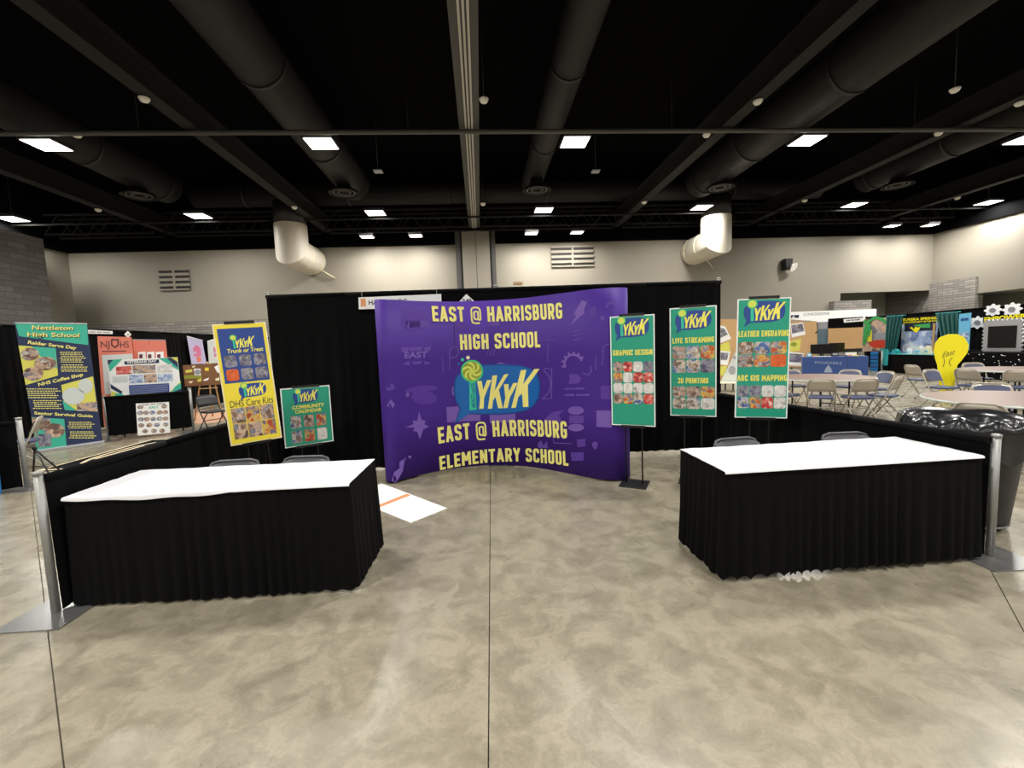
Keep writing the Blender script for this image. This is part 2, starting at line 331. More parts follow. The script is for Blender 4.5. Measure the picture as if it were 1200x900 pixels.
# ---- cloth hanging in folds along a plan path
def cloth(path, z0, z1, amp0=.01, amp1=.02, wl=.12, step=.014, rows=6, seed=0, hem=0, side=1, lean=0):
    rnd = random.Random(seed); P = [Vector((p[0], p[1], 0)) for p in path]
    seg = [(P[i+1]-P[i]).length for i in range(len(P)-1)]; L = sum(seg); n = max(8, int(L/step))
    ph = [rnd.uniform(0, 6) for _ in range(4)]; cols = []
    for i in range(n+1):
        s = L*i/n; t = s; k = 0
        while k < len(seg)-1 and t > seg[k]: t -= seg[k]; k += 1
        d = (P[k+1]-P[k]).normalized(); p = P[k]+d*min(t, seg[k])
        nrm = Vector((d.y, -d.x, 0))*side
        if len(seg) > 1:       # round the corners
            for j in range(1, len(P)-1):
                c = sum(seg[:j])
                if abs(s-c) < .05:
                    w = (s-c+.05)/.1; d0 = (P[j]-P[j-1]).normalized(); d1 = (P[j+1]-P[j]).normalized()
                    dd = (d0*(1-w)+d1*w).normalized(); nrm = Vector((dd.y, -dd.x, 0))*side
        x = s+.03*math.sin(s*5+ph[0])+.02*math.sin(s*11+ph[1])
        w = math.sin(2*PI*x/wl); w = .5+.5*w; w = w**.7; w += .25*math.sin(2*PI*x/wl*.37+ph[2]); m_ = .65+.35*math.sin(s*3.1+ph[3])
        cols.append((p, nrm, w*m_, .5+.5*math.sin(2*PI*x/wl+1)))
    vs = []; fs = []
    for r in range(rows+1):
        t = r/rows
        for p, nrm, w, hh in cols:
            a = amp0+(amp1-amp0)*t
            q = p+nrm*(w*a+lean*t); vs.append((q.x, q.y, z1+(z0+hem*hh-z1)*t))
    m = n+1
    for r in range(rows):
        fs += [(r*m+i, r*m+i+1, (r+1)*m+i+1, (r+1)*m+i) for i in range(n)]
    mb = MB(); mb.add(vs, fs, True); return mb
# ================================================================== THE SETTING
HRZ = -BB
HO = hall(0, 0, 0)
def hobj(mb, name, m, parent=None):
    if parent: return mb.build(name, m, parent)
    return mb.build(name, m, None, loc=HO, rz=HRZ)
def hbox(name, m, e0, e1, d0, d1, z0, z1, parent=None): return hobj(MB().box(e0, e1, d0, d1, z0, z1), name, m, parent)
# floor: dark joint bed with the poured slabs on it, saw-cut joints between them
fl = struct(MB().box(-20.5, 25.5, -20, 17.5, -.16, -.012).build('floor', 'joint'))
tag(fl, 'polished mottled concrete floor with saw-cut joints')
def inset(poly, g):
    n = len(poly); c = Vector((sum(p[0] for p in poly)/n, sum(p[1] for p in poly)/n)); L = []
    for i in range(n):
        a = Vector(poly[i]); b = Vector(poly[(i+1) % n]); d = (b-a).normalized(); nn = Vector((-d.y, d.x))
        if (c-a).dot(nn) < 0: nn = -nn
        L.append((a+nn*g, d))
    out = []
    for i in range(n):
        (a, d), (b, e) = L[i-1], L[i]; den = d.x*e.y-d.y*e.x; t = ((b-a).x*e.y-(b-a).y*e.x)/den; out.append(a+d*t)
    return out
for poly in ([(-.215, -5.9), (-.215, 17.4), (-20, 17.4), (-20, 12.98)], [(-.215, -7.1), (21.6, 17.33), (-.215, 17.4)],
             [(-.215, -5.9), (-20, 12.98), (-20, -19.9), (-.215, -19.9)], [(-.215, -7.1), (21.6, 17.33), (25, 17.4), (25, -19.9), (-.215, -19.9)]):
    q = inset(poly, .003); n = len(q)
    A = sum(q[i].x*q[(i+1) % n].y-q[(i+1) % n].x*q[i].y for i in range(n)); q = q if A > 0 else q[::-1]
    mb = MB(); mb.add([(p.x, p.y, 0) for p in q]+[(p.x, p.y, -.011) for p in q], [tuple(range(n))]+[(i, i+n, (i+1) % n+n, (i+1) % n) for i in range(n)])
    mb.build('slab', 'concrete', fl)
WT = 6.3
wb = struct(hbox('wall_back', 'cream', -17.6, 17.55, 20, 20.3, 0, WT)); tag(wb, 'cream back wall of the hall')
hbox('lintel', 'cream', 17.55, 22.6, 20, 20.3, 3.6, WT, wb)
hbox('recess_wall', 'greywall', 17.4, 24, 22.4, 22.6, 0, 3.9, wb); hbox('recess_side', 'stone', 17.4, 17.55, 20.3, 22.4, 0, 3.6, wb)
hbox('wainscot', 'stone', -17.3, -7.5, 19.9, 20, 0, 3.25, wb)
hbox('recess_side', 'stone', 22.3, 24.2, 20, 22.4, 0, 3.9, wb)
hbox('recess_pier', 'stone', 17.0, 18.9, 19.7, 19.98, 0, 3.2, wb)
wl = struct(hbox('wall_left', 'cream', -17.6, -17.3, -13, 20, 0, WT)); tag(wl, 'cream left wall of the hall')
hbox('pier', 'block', -17.3, -16.3, 14.8, 17.9, 0, 6.35, wl)
wr = struct(hbox('wall_right', 'cream', 22.3, 22.6, -13, 18.0, 3.2, WT)); tag(wr, 'cream right wall of the hall with stone pier')
hbox('pier_upper_wall', 'cream', 22.3, 22.6, 18.0, 20, 3.95, WT, wr); hbox('stone_pier', 'stone', 22.2, 22.6, 18.0, 20, 0, 3.95, wr)
hbox('alcove_wall', 'greywall', 24.2, 24.4, -13, 20, 0, 3.2, wr); hbox('alcove_ceiling', 'greywall', 22.6, 24.3, -13, 18, 3.2, 3.3, wr)
wf = struct(hbox('wall_front', 'cream', -17.6, 22.6, -13.3, -13, 0, WT)); tag(wf, 'cream wall behind the photographer')
ce = struct(hbox('ceiling', 'black_ceiling', -17.6, 24.4, -13.3, 22.6, 9.2, 9.35)); tag(ce, 'black painted open ceiling deck')
for n, b in enumerate(((-17.6, 22.6, 19.9, 20.3), (-17.6, 22.6, -13.3, -12.9)), 1):
    struct(hbox('trim_%d' % n, 'black_ceiling', *b, WT, 9.2))
for n, b in enumerate(((-17.6, -17.2, -12.9, 19.9), (22.2, 22.6, -12.9, 19.9)), 3):
    struct(hbox('trim_%d' % n, 'black_ceiling', *b, WT, 9.2))
# pilaster where the folding-wall track meets the back wall
pl = tag(hbox('wall_pilaster', 'pipe', -.92, .86, 19.7, 19.98, 0, 6.85), 'grey pilaster at the middle of the back wall under the ceiling track', 'pilaster')
hbox('stored_panel', 'cream', -.62, -.02, 19.62, 19.7, 0, 6.78, pl); hbox('stored_panel', 'cream', .0, .6, 19.62, 19.7, 0, 6.78, pl)
hbox('reveal', 'black', -.7, -.62, 19.66, 19.7, 0, 6.83, pl); hbox('reveal', 'black', .6, .68, 19.66, 19.7, 0, 6.83, pl)
# wall grilles
def wall_grille(e0, e1, z0, z1, rows, label):
    g = thing('wall_grille', label, 'vent', hall((e0+e1)/2, 19.98, z0), HRZ, 'louvred grilles on the back wall'); w = (e1-e0)/2
    box('backing', 'grille', g, -w, w, -.02, .0, 0, z1-z0)
    h = (z1-z0)/rows
    for k in range(rows+1): box('bar', 'cream', g, -w, w, -.07, -.02, max(0, k*h-h*.25), min(z1-z0, k*h+h*.25))
    box('mullion', 'cream', g, -.04, .04, -.08, -.02, 0, z1-z0)
wall_grille(-13.7, -12.45, 4.62, 5.52, 4, 'dark louvred grille on the back wall left of the booth')
wall_grille(3.42, 5.38, 5.18, 6.1, 4, 'wide louvred grille on the back wall right of the pilaster')
s = thing('wall_speaker', 'small dark speaker high on the cream wall right of the cream duct elbow', 'speaker', hall(14.65, 19.95, 4.7), HRZ)
MB().prism([(-.14, .05), (.14, .05), (.17, .55), (-.17, .55)], -.32, 0).build('cabinet', 'darkmetal', s)
MB().tube([(.1, -.3, .2), (.16, -.42, .12)], [.1, .22], 14).build('horn', 'white_dome', s)
box('bracket', 'darkmetal', s, -.03, .03, -.06, .05, .2, .4)
# ---------------------------------------------------------------- ceiling steel, ducts, lamps
def hthing(name, label, cat, e, d, z, group=None): return thing(name, label, cat, hall(e, d, z), HRZ, group)
NTH = {-12.8: 'leftmost', -6.42: 'second from left', 6.42: 'between the two cream duct elbows on the right half', 12.8: 'right of the right cream duct elbow', 19.2: 'rightmost'}
for e in (-12.8, -6.42, 6.42, 12.8, 19.2):
    o = hthing('ceiling_beam', 'dark steel ceiling beam running to the back wall, '+NTH[e], 'beam', e, 0, 6.9, 'long ceiling beams')
    box('bottom_flange', 'beam', o, -.16, .16, -12.9, 19.88, 0, .05); box('web', 'beam', o, -.04, .04, -12.9, 19.88, .05, .55); box('top_flange', 'beam', o, -.16, .16, -12.9, 19.88, .55, .6)
t = hthing('folding_wall_track', 'grey overhead track beam with white rails down the middle of the ceiling', 'track', -.04, 0, 6.9)
box('soffit', 'trackside', t, -.24, .24, -12.9, 19.6, .03, .09)
box('web', 'beam', t, -.2, .2, -12.9, 19.6, .09, .6)
for x in (-.075, 0, .075): box('rail', 'track', t, x-.02, x+.02, -12.9, 19.6, 0, .03)
for d, z, r, lb in ((10.92, 6.835, .055, 'long grey pipe crossing the whole ceiling in front of the second light row'), (17.71, 6.83, .04, 'thin grey pipe crossing the ceiling close to the back wall')):
    o = hthing('ceiling_pipe', lb, 'pipe', 0, d, z, 'pipes across the ceiling')
    for x0, x1 in (((-17.2, 22.2),) if d < 15 else ((-17.2, -7.9), (-6.6, 9.5), (10.8, 22.2))): MB().tube([(x0, 0, 0), (x1, 0, 0)], r, 10).build('tube', 'pipe' if d < 15 else 'beam', o)
    for x in (-14, -7.6, -1.5, 5, 11.5, 18) if d < 15 else ():
        MB().tube([(x, 0, 0), (x, 0, 2.2)], .012, 6).build('hanger_rod', 'beam', o)
for d, lb in ((18.9, 'nearer'), (19.5, 'farther')):
    for e0, e1, w in ((-17.1, -12.99, 'first'), (-12.61, -6.61, 'second'), (-6.23, -.3, 'third'), (.22, 6.23, 'fourth'), (6.61, 12.61, 'fifth'), (12.99, 19.01, 'sixth'), (19.39, 22.1, 'seventh')):
        o = hthing('bar_joist', 'dark open web joist at the back wall, %s bay from left, %s one' % (w, lb), 'joist', e0, d, 6.75, 'open web joists at the back wall'); L_ = e1-e0
        box('bottom_chord', 'beam', o, 0, L_, -.04, .04, 0, .07); box('top_chord', 'beam', o, 0, L_, -.04, .04, .75, .82)
        mb = MB(); n_ = max(2, round(L_)); x = 0
        for k in range(n_): mb.tube([(x, 0, .05), (x+L_/n_/2, 0, .77)], .022, 5, cap=False); mb.tube([(x+L_/n_/2, 0, .77), (x+L_/n_, 0, .05)], .022, 5, cap=False); x += L_/n_
        tag(mb.build('web_bars', 'beam', o), kind='stuff')
DUCTN = {-10.85: 'leftmost', -4.33: 'left of the centre track', 2.19: 'right of the centre track', 8.76: 'second from right', 15.54: 'rightmost'}
for e, r, d1 in ((-10.85, .54, 16.7), (-4.33, .54, 16.7), (2.19, .38, 16.7), (8.76, .62, 16.7), (15.54, .52, 16.7)):
    o = hthing('round_duct', 'dark round air duct running along the ceiling, '+DUCTN[e], 'duct', e, 0, 7.72, 'round ducts under the ceiling')
    MB().tube([(0, y, 0) for y in (-12.8, 0, d1-.05, d1)], [r, r, r, r*.9], 28).build('pipe_body', 'duct', o)
    for d in (5.4, 9.8, 13.4, 16.2): MB().tube([(0, d-.04, 0), (0, d+.04, 0)], r+.025, 28).build('joint_band', 'rim', o)
    df = MB().lathe([(.5, -.77), (.47, -.7), (.3, -.66), (.2, -r+.05)], 28, (0, 15.3), cap=False); df.build('diffuser_cone', 'duct', o)
    for rr in (.34, .2): MB().tube([(rr*math.cos(a), 15.3+rr*math.sin(a), -.73) for a in [2*PI*k/24 for k in range(24)]], .025, 6, closed=True).build('diffuser_ring', 'pipe', o)
o = hthing('cross_duct', 'dark round duct crossing the ceiling near the back wall', 'duct', 0, 18.4, 8.0)
MB().tube([(-11, 0, 0), (15, 0, 0)], .42, 24).build('pipe_body', 'duct', o)
for x in range(-9, 15, 4): MB().tube([(x-.04, 0, 0), (x+.04, 0, 0)], .445, 24).build('joint_band', 'rim', o)
for e, lb in ((-7.25, 'left'), (10.14, 'right')):
    o = hthing('elbow_duct', 'big cream duct elbow turning into the back wall, %s one' % lb, 'duct', e, 18.0, 5.72, 'cream duct elbows at the back wall')
    r = .6; n = 32; A = [2*PI*k/n for k in range(n)]; mb = MB()
    rings = [[(r*math.cos(a), r*math.sin(a), 1.0) for a in A], [(r*math.cos(a), r*math.sin(a), r*math.sin(a)) for a in A], [(r*math.cos(a), 1.98, r*math.sin(a)) for a in A]]
    vs = sum(rings, []); mb.add(vs, [(i*n+k, (i+1)*n+k, (i+1)*n+(k+1) % n, i*n+(k+1) % n) for i in range(2) for k in range(n)], True)
    ob = mb.build('elbow_body', 'duct_white', o)
    sm = ob.modifiers.new('edge', 'EDGE_SPLIT'); sm.split_angle = math.radians(35)
    MB().tube([(0, 0, .98), (0, 0, 1.84)], r*.97, n).build('riser', 'rim', o)
    for y in (.75, 1.7): MB().tube([(0, y-.02, 0), (0, y+.02, 0)], r+.012, n).build('seam_band', 'foam', o)
    MB().tube([(r*.75, 1.6, -r*.7), (r*.75+.5, 1.95, -r*.7-.35)], .02, 6).build('brace_rod', 'foam', o)
LE = (-16.6, -10.2, -3.76, 2.7, 9.1, 15.6, 21.6)
ORD = ('leftmost', 'second from left', 'third from left', 'middle one', 'third from right', 'second from right', 'rightmost')
def ceiling_light(e, d, z, sx, sy, m, label, group):
    o = hthing('ceiling_light', label, 'ceiling light', e, d, z, group)
    MB().box(-sx/2-.03, sx/2+.03, -sy/2-.03, sy/2+.03, .012, .11).build('housing', 'lampcase', o)
    mb = MB(); mb.add([(-sx/2, -sy/2, .0), (-sx/2, sy/2, 0), (sx/2, sy/2, 0), (sx/2, -sy/2, 0)], [(0, 1, 2, 3)]); mb.build('diffuser', m, o)
    MB().tube([(0, 0, .1), (0, 0, .33 if m is GW else .2 if any(abs(e-q) < .8 for q in (-10.85, -4.33, 2.19, 8.76, 15.54)) else 2.3)], .012, 6).build('hanger', 'lampcase', o)
    ld = bpy.data.lights.new('lamp', 'AREA'); ld.shape = 'RECTANGLE'; ld.size = sx; ld.size_y = sy
    ld.energy = HIGHBAY_W if m is GL else WASH_W; ld.spread = BEAM; ld.color = (1, .972, .915)
    lo = bpy.data.objects.new('lamp', ld); COL.objects.link(lo); lo.parent = o; lo.location = (0, 0, -.006)
GL = mat('highbay_diffuser', (255, 255, 255), .5, emit=(255, 249, 238), es=6)
GW = mat('wash_diffuser', (255, 255, 255), .5, emit=(255, 246, 230), es=6)
for d, row in ((17.2, 'row nearest the back wall'), (11.6, 'row by the long pipe')):
    for e, w in zip(LE, ORD):
        ceiling_light(e, d, 6.88, .66, .6, GL, 'bright square ceiling light, %s in the %s' % (w, row), 'square hall lights')
for d in (5.95, .3, -5.35, -11):
    for e in LE: ceiling_light(e, d, 6.88, .66, .6, GL, 'square ceiling light over or behind the photographer, outside the picture', 'square hall lights overhead')
for e, w in ((-4.5, 'first pair left'), (-2.5, 'first pair right'), (2.38, 'second pair left'), (4.36, 'second pair right'), (18.85, 'third pair left'), (20.7, 'third pair right')):
    ceiling_light(e, 18.75, 6.4, .5, .4, GW, 'small wall-washing light in front of the cream wall, %s' % w, 'wall wash lights')
for i, (px, py) in enumerate(((169, 116), (90, 158), (567, 117), (888, 119), (828, 158), (1119, 105), (1100, 156), (755, 237), (943, 235), (115, 246), (345, 243), (1122, 232), (566, 239), (1195, 121), (443, 200), (698, 200))):
    p = onz(px, py, 6.86); W = ('on the left beam', 'left of the long pipe', 'right of the track, nearer', 'on the right beam, nearer', 'on the long pipe beside the right beam', 'far right alone in the dark', 'on the long pipe at far right', 'on the right beam, farther', 'on the beam at far right, farther', 'on the leftmost beam', 'on the left beam above the cream elbow', 'on the rightmost beam', 'right of the track, farther', 'at the right picture edge', 'square, left of the track', 'square, right of the track')[i]
    o = thing('ceiling_sensor', 'small white ceiling sensor '+W, 'sensor', p, 0, 'small white ceiling sensors')
    if i < 14: MB().lathe([(.02, -.07), (.07, -.05), (.1, 0), (.1, .02)], 14).build('dome', 'white_dome', o)
    else: MB().box(-.12, .12, -.12, .12, -.04, 0).build('cover', 'greyink', o, bevel=.01)
    MB().tube([(0, 0, 0), (0, 0, 2.3 if i in (2, 5, 12, 14, 15) else .05)], .01, 5).build('rod', 'lampcase', o)
# ================================================================== THE BOOTH
def upright(parent, x, y, h, plate=True, r=.024):
    u = MB().tube([(x, y, .008), (x, y, h)], r, 14).build('upright', 'steel', parent)
    MB().lathe([(r+.004, h-.01), (r+.004, h+.012), (r*.6, h+.016)], 14, (x, y)).build('cap', 'steel', u)
    if plate: MB().box(x-.2, x+.2, y-.2, y+.2, 0, .008).build('base_plate', 'plate', parent)
    return u
def drape_run(parent, p0, p1, z0, z1, n, seed, m='drape', amp0=.012, amp1=.03, wl=.16, side=1):
    a = Vector((p0[0], p0[1], 0)); b = Vector((p1[0], p1[1], 0)); d = (b-a).normalized()
    MB().tube([(a.x, a.y, z1-.03), (b.x, b.y, z1-.03)], .017, 10).build('crossbar', 'steel', parent)
    L = (b-a).length
    for k in range(n):
        q0 = a+d*(L*k/n-.012); q1 = a+d*(L*(k+1)/n+.012)
        o = cloth([q0, q1], z0, z1, amp0, amp1, wl, seed=seed*31+k, rows=6, hem=.012, side=side).build('drape_panel', m, parent)
        nn = Vector((d.y, -d.x, 0))*side*.02
        MB().tube([q0+nn*.4+Vector((0, 0, z1-.02)), q1+nn*.4+Vector((0, 0, z1-.02))], .026, 8).build('rod_pocket', m, o)
# back wall of the booth, 8 ft high
BL, BR = (-3.066, 0), (3.066, 0)
t = thing('pipe_and_drape', 'tall black pipe and drape backdrop behind the purple display', 'drape', (0, 0, 0))
for x in (BL[0], -.04, BR[0]): upright(t, x, .0, 2.45)
drape_run(t, (BL[0], -.03), (-.05, -.03), .02, 2.42, 3, 1); drape_run(t, (-.03, -.03), (BR[0], -.03), .06, 2.42, 3, 2)
LF, RF = (-3.05, -3.13), (3.344, -3.166)
t = thing('side_rail', 'low black draped side rail at the left of the booth with silver post', 'drape', (0, 0, 0), group='low side rails of the booth')
upright(t, LF[0], LF[1], .93); drape_run(t, (BL[0]+.03, -.06), (LF[0]+.012, LF[1]+.03), .01, .915, 3, 3, amp0=.008, amp1=.022, side=-1)
t = thing('side_rail', 'low black draped side rail at the right of the booth beside the bin', 'drape', (0, 0, 0), group='low side rails of the booth')
upright(t, RF[0], RF[1], .87); drape_run(t, (BR[0]-.03, -.06), (RF[0]-.035, RF[1]+.02), .01, .86, 3, 4, amp0=.008, amp1=.022, side=1)
# ---- identification signs hung on the backdrop
FB = Frame((-3, -.1), (3, -.1))
def hung_sign(name, label, cat, corners, m, th=.006, fr=FB):
    P = [fr.px(*c) for c in corners]; u0 = min(p[0] for p in P); v0 = min(p[1] for p in P)
    t = fr.thing(name, label, cat, u0, 0, v0); MB().prism([(p[0]-u0, p[1]-v0) for p in P], 0, th).build('board', m, t)
    return t, (lambda x, y: (fr.px(x, y)[0]-u0, fr.px(x, y)[1]-v0))
t, q = hung_sign('booth_name_sign', 'white exhibitor name sign with orange ribbon mark on the black backdrop', 'sign', ((420, 348.5), (517, 344.5), (517.5, 359), (420.5, 362.5)), 'paper')
decal(t, [q(*p) for p in ((422.5, 350), (428.5, 349.8), (428.8, 360), (425.8, 358.4), (423, 360.2))], -.002, M['orange'], 'ribbon_mark')
text_on(t, 'HARRISBURG', q(432, 357.4), q(477, 355.5), q(432, 352), -.002, M['inkdark'])
for x in (424, 512): decal(t, [(q(x, 348)[0]-.004, .14), (q(x, 348)[0]+.004, .14), (q(x, 348)[0]+.004, .23), (q(x, 348)[0]-.004, .23)], .007, M['steel'], 'hook')
t, q = hung_sign('booth_number_sign', 'small white diamond booth number sign on the black backdrop above the purple display', 'sign', ((546.5, 344.5), (558, 355), (547, 366), (536, 355.6)), 'paper')
text_on(t, '249', q(541.6, 356.4), q(552.6, 356), q(541.5, 350.5), -.002, M['inkdark'], bold=.03)
o = MB().box(-.06, .06, -.03, .03, 0, .035).build('cardboard_scrap', 'kraft', None, loc=(.26, -.03, 2.452)); tag(o, 'small tan cardboard scrap on top of the black backdrop', 'cardboard')
# ---- the curved purple display
PC = [(-1.37, -.42), (-1.49, -.52), (-1.51, -.66), (-1.46, -.735), (-1.37, -.72), (-1.23, -.59), (-1.04, -.44), (-.82, -.32), (-.54, -.225), (-.22, -.205), (.07, -.265), (.31, -.38), (.55, -.565), (.76, -.76), (.95, -.95), (1.09, -1.05), (1.26, -1.105), (1.4, -1.07), (1.46, -.97), (1.43, -.8), (1.36, -.72)]
def catmull(P, n=8):
    out = []
    for i in range(len(P)-1):
        p0, p1, p2, p3 = P[max(i-1, 0)], P[i], P[i+1], P[min(i+2, len(P)-1)]
        for k in range(n):
            t = k/n; out.append(tuple(.5*((2*p1[j])+(-p0[j]+p2[j])*t+(2*p0[j]-5*p1[j]+4*p2[j]-p3[j])*t*t+(-p0[j]+3*p1[j]-3*p2[j]+p3[j])*t**3) for j in (0, 1)))
    out.append(P[-1]); return out
PCS = catmull(PC); PS = [0]
for i in range(1, len(PCS)): PS.append(PS[-1]+math.hypot(PCS[i][0]-PCS[i-1][0], PCS[i][1]-PCS[i-1][1]))
def purp(s, z, y=0):     # arc length, height, offset to the front
    s = max(0, min(PS[-1]-1e-6, s)); lo = 0
    while PS[lo+1] < s: lo += 1
    t = (s-PS[lo])/(PS[lo+1]-PS[lo]); a, b = PCS[lo], PCS[lo+1]; d = Vector((b[0]-a[0], b[1]-a[1])).normalized()
    return (a[0]+(b[0]-a[0])*t-d.y*y, a[1]+(b[1]-a[1])*t+d.x*y, z)
def ppx(x, y):           # where the sight line meets the curved panel
    d = ray(x, y); best = None
    for i in range(16, len(PCS)-1-14):
        a, b = PCS[i], PCS[i+1]; ex, ey = b[0]-a[0], b[1]-a[1]
        den = d.x*ey-d.y*ex
        if abs(den) < 1e-9: continue
        wx, wy = a[0]-CAM.x, a[1]-CAM.y; t = (wx*ey-wy*ex)/den; u = (wx*d.y-wy*d.x)/den
        if -1e-6 <= u <= 1+1e-6 and t > 0 and (best is None or t < best[0]): best = (t, PS[i]+u*(PS[i+1]-PS[i]), CAM.z+t*d.z)
    return (best[1], best[2])
dsp = thing('popup_display', 'curved purple fabric pop-up display with yellow school lettering and blue speech-bubble logo', 'display', (0, 0, 0))
n = len(PCS); mb = MB(); zs = (.025, .8, 1.5, 2.235)
for sgn, rev in ((0, False), (-.012, True)):
    vs = [purp(PS[i], z, sgn*-1) for z in zs for i in range(n)]
    fs = [(r*n+i, r*n+i+1, (r+1)*n+i+1, (r+1)*n+i) for r in range(len(zs)-1) for i in range(n-1)]
    mb.add(vs, [f[::-1] for f in fs] if rev else fs, True)
N0 = n*len(zs)
mb.f += [(i, i+N0, i+1+N0, i+1) for i in range(n-1)]+[(n*3+i, n*3+i+1, n*3+i+1+N0, n*3+i+N0) for i in range(n-1)]; mb.sm += [False]*(2*(n-1))
panel = mb.build('fabric_panel', 'purple', dsp)
for s in (.35, 1.3, 2.1, PS[-1]-.35):
    x, y, z = purp(s, 0, .05); MB().tube([(x, y, 0), (x, y, 2.2)], .012, 8).build('frame_strut', 'steel', dsp)
for s in (1.28, 2.42): decal(panel, [], 0, 0, '') if False else None
FY = -.004
wp = lambda u, v, y: purp(u, v, y)
def ptext(body, bl, br, tl, bold='block', m='lemonb', shear=0, name='lettering'):
    return text_on(panel, body, ppx(*bl), ppx(*br), ppx(*tl), FY, M[m], bold=bold, warp=wp, name=name, shear=shear)
def pdecal(pts, m, name, y=-.002, fine=True):
    P = [ppx(*p) for p in pts]
    if isinstance(pts, Stroke):
        n_ = pts.n; mb = MB(); mb.add([purp(u, v, y) for u, v in P], [(i, 2*n_-1-i, 2*n_-2-i, i+1) for i in range(n_-1)]); return mb.build(name, M[m], panel)
    return sdecal(P, m, name, y)
def sdecal(P, m, name, y=-.002):
    if fineneeded(P):
        Q = []
        for i in range(len(P)):
            a, b = P[i], P[(i+1) % len(P)]; k = max(1, int(abs(b[0]-a[0])/.04)); Q += [(a[0]+(b[0]-a[0])*j/k, a[1]+(b[1]-a[1])*j/k) for j in range(k)]
        P = Q
    bm = bmesh.new(); vv = [bm.verts.new((p[0], p[1], 0)) for p in P]; f = bm.faces.new(vv); bmesh.ops.triangulate(bm, faces=[f])
    u0 = min(p[0] for p in P); u1 = max(p[0] for p in P)
    k = int(u0/.05)+1
    while k*.05 < u1:        # cut into strips so it follows the curve
        bmesh.ops.bisect_plane(bm, geom=bm.verts[:]+bm.edges[:]+bm.faces[:], plane_co=(k*.05, 0, 0), plane_no=(1, 0, 0)); k += 1
    bm.normal_update(); bm.verts.index_update()
    vs = [v.co.copy() for v in bm.verts]; fs = [[v.index for v in (f.verts if f.normal.z > 0 else reversed(f.verts))] for f in bm.faces]; bm.free()
    mb = MB(); mb.add([purp(v.x, v.y, y) for v in vs], fs); return mb.build(name, M[m] if isinstance(m, str) else m, panel)
def fineneeded(P): return False
ptext('EAST @ HARRISBURG', (507, 376.5), (659.5, 373.5), (505.5, 358.5)); ptext('HIGH SCHOOL', (539.5, 410), (633.5, 407), (538.5, 392))
ptext('EAST @ HARRISBURG', (514, 520), (665, 514), (512.5, 501)); ptext('ELEMENTARY SCHOOL', (515.5, 551), (666.5, 546), (514.5, 535))
# speech-bubble logo, traced in a 1200x831 enlargement of x 520-650, y 410-500
LG = dict(
    bubble=[(130, 330), (150, 290), (200, 250), (300, 200), (430, 172), (640, 168), (820, 178), (930, 205), (1000, 260), (1028, 340), (1034, 430), (1015, 530), (960, 605), (880, 650), (760, 676), (600, 686), (420, 688), (290, 682), (132, 785), (186, 632), (140, 550), (120, 440)],
    stick=[(275, 350), (340, 345), (356, 646), (278, 654)],
    Y1=[(360, 338), (410, 335), (428, 432), (468, 328), (516, 324), (437, 520), (432, 635), (384, 637), (393, 520)],
    K1=[(528, 278), (580, 274), (552, 440), (655, 266), (703, 260), (598, 430), (640, 630), (590, 632), (560, 510), (536, 545), (524, 636), (478, 636)],
    Y2=[(652, 372), (702, 368), (706, 450), (752, 360), (802, 356), (716, 520), (692, 628), (644, 630), (668, 520)],
    K2=[(836, 220), (895, 215), (862, 370), (982, 208), (1040, 204), (912, 380), (918, 616), (860, 618), (848, 470), (808, 510), (782, 626), (732, 628)])
def lollipop(cx, cy, r, dec, y):
    dec(ell(cx, cy, r, r, 28), 'green', 'lollipop_disc', y)
    dec(ell(cx, cy, r*.84, r*.84, 28), 'olive', 'candy_disc', y-.0006)
    for k in range(6):
        a0 = k*PI/3; P = []
        for j in range(9): t = j/8; P.append((cx+r*.84*t*math.cos(a0+1.7*t), cy+r*.84*t*math.sin(a0+1.7*t)))
        for j in range(8, 0, -1): t = j/8; P.append((cx+r*.84*t*math.cos(a0+1.7*t+.5), cy+r*.84*t*math.sin(a0+1.7*t+.5)))
        dec(P, 'swirl', 'swirl_stripe', y-.0012)
L2P = lambda x, y: ppx(520+x*130/1200, 410+y*90/831)
sd = lambda P, m, nm, y: sdecal(P, m, nm, y)
def grow(P, k):
    cx = sum(p[0] for p in P)/len(P); cy = sum(p[1] for p in P)/len(P); out = []
    for p in P:
        d = math.hypot(p[0]-cx, p[1]-cy); out.append((cx+(p[0]-cx)*(1+k/d), cy+(p[1]-cy)*(1+k/d)))
    return out
BP = [L2P(*p) for p in LG['bubble']]
sdecal(grow(BP, .022), 'bluedk', 'logo_outline', -.0025); sdecal(BP, 'blue', 'speech_bubble', -.004)
for k in ('Y1', 'K1', 'Y2', 'K2'): sdecal([L2P(*p) for p in LG[k]], 'lemonb', 'logo_letter', -.0055)
sdecal([L2P(*p) for p in LG['stick']], 'teal', 'lollipop_stick', -.0055)
text_on(panel, '#EASTcon25', L2P(342, 625), L2P(334, 362), L2P(300, 625), -.007, M['bluedk'], warp=wp, bold=.01)
c = L2P(306, 230); r = abs(L2P(306, 108)[1]-c[1]); lollipop(c[0], c[1], r, sd, -.0065)
for (x, y, rr, m) in ((262, 84, 20, 'foam'), (203, 106, 18, 'teal'), (160, 152, 14, 'blue')):
    c = L2P(x, y); k = abs(L2P(x, y+rr)[1]-c[1]); sdecal(ell(c[0], c[1], k, k, 14), m, 'bubble_dot', -.004)
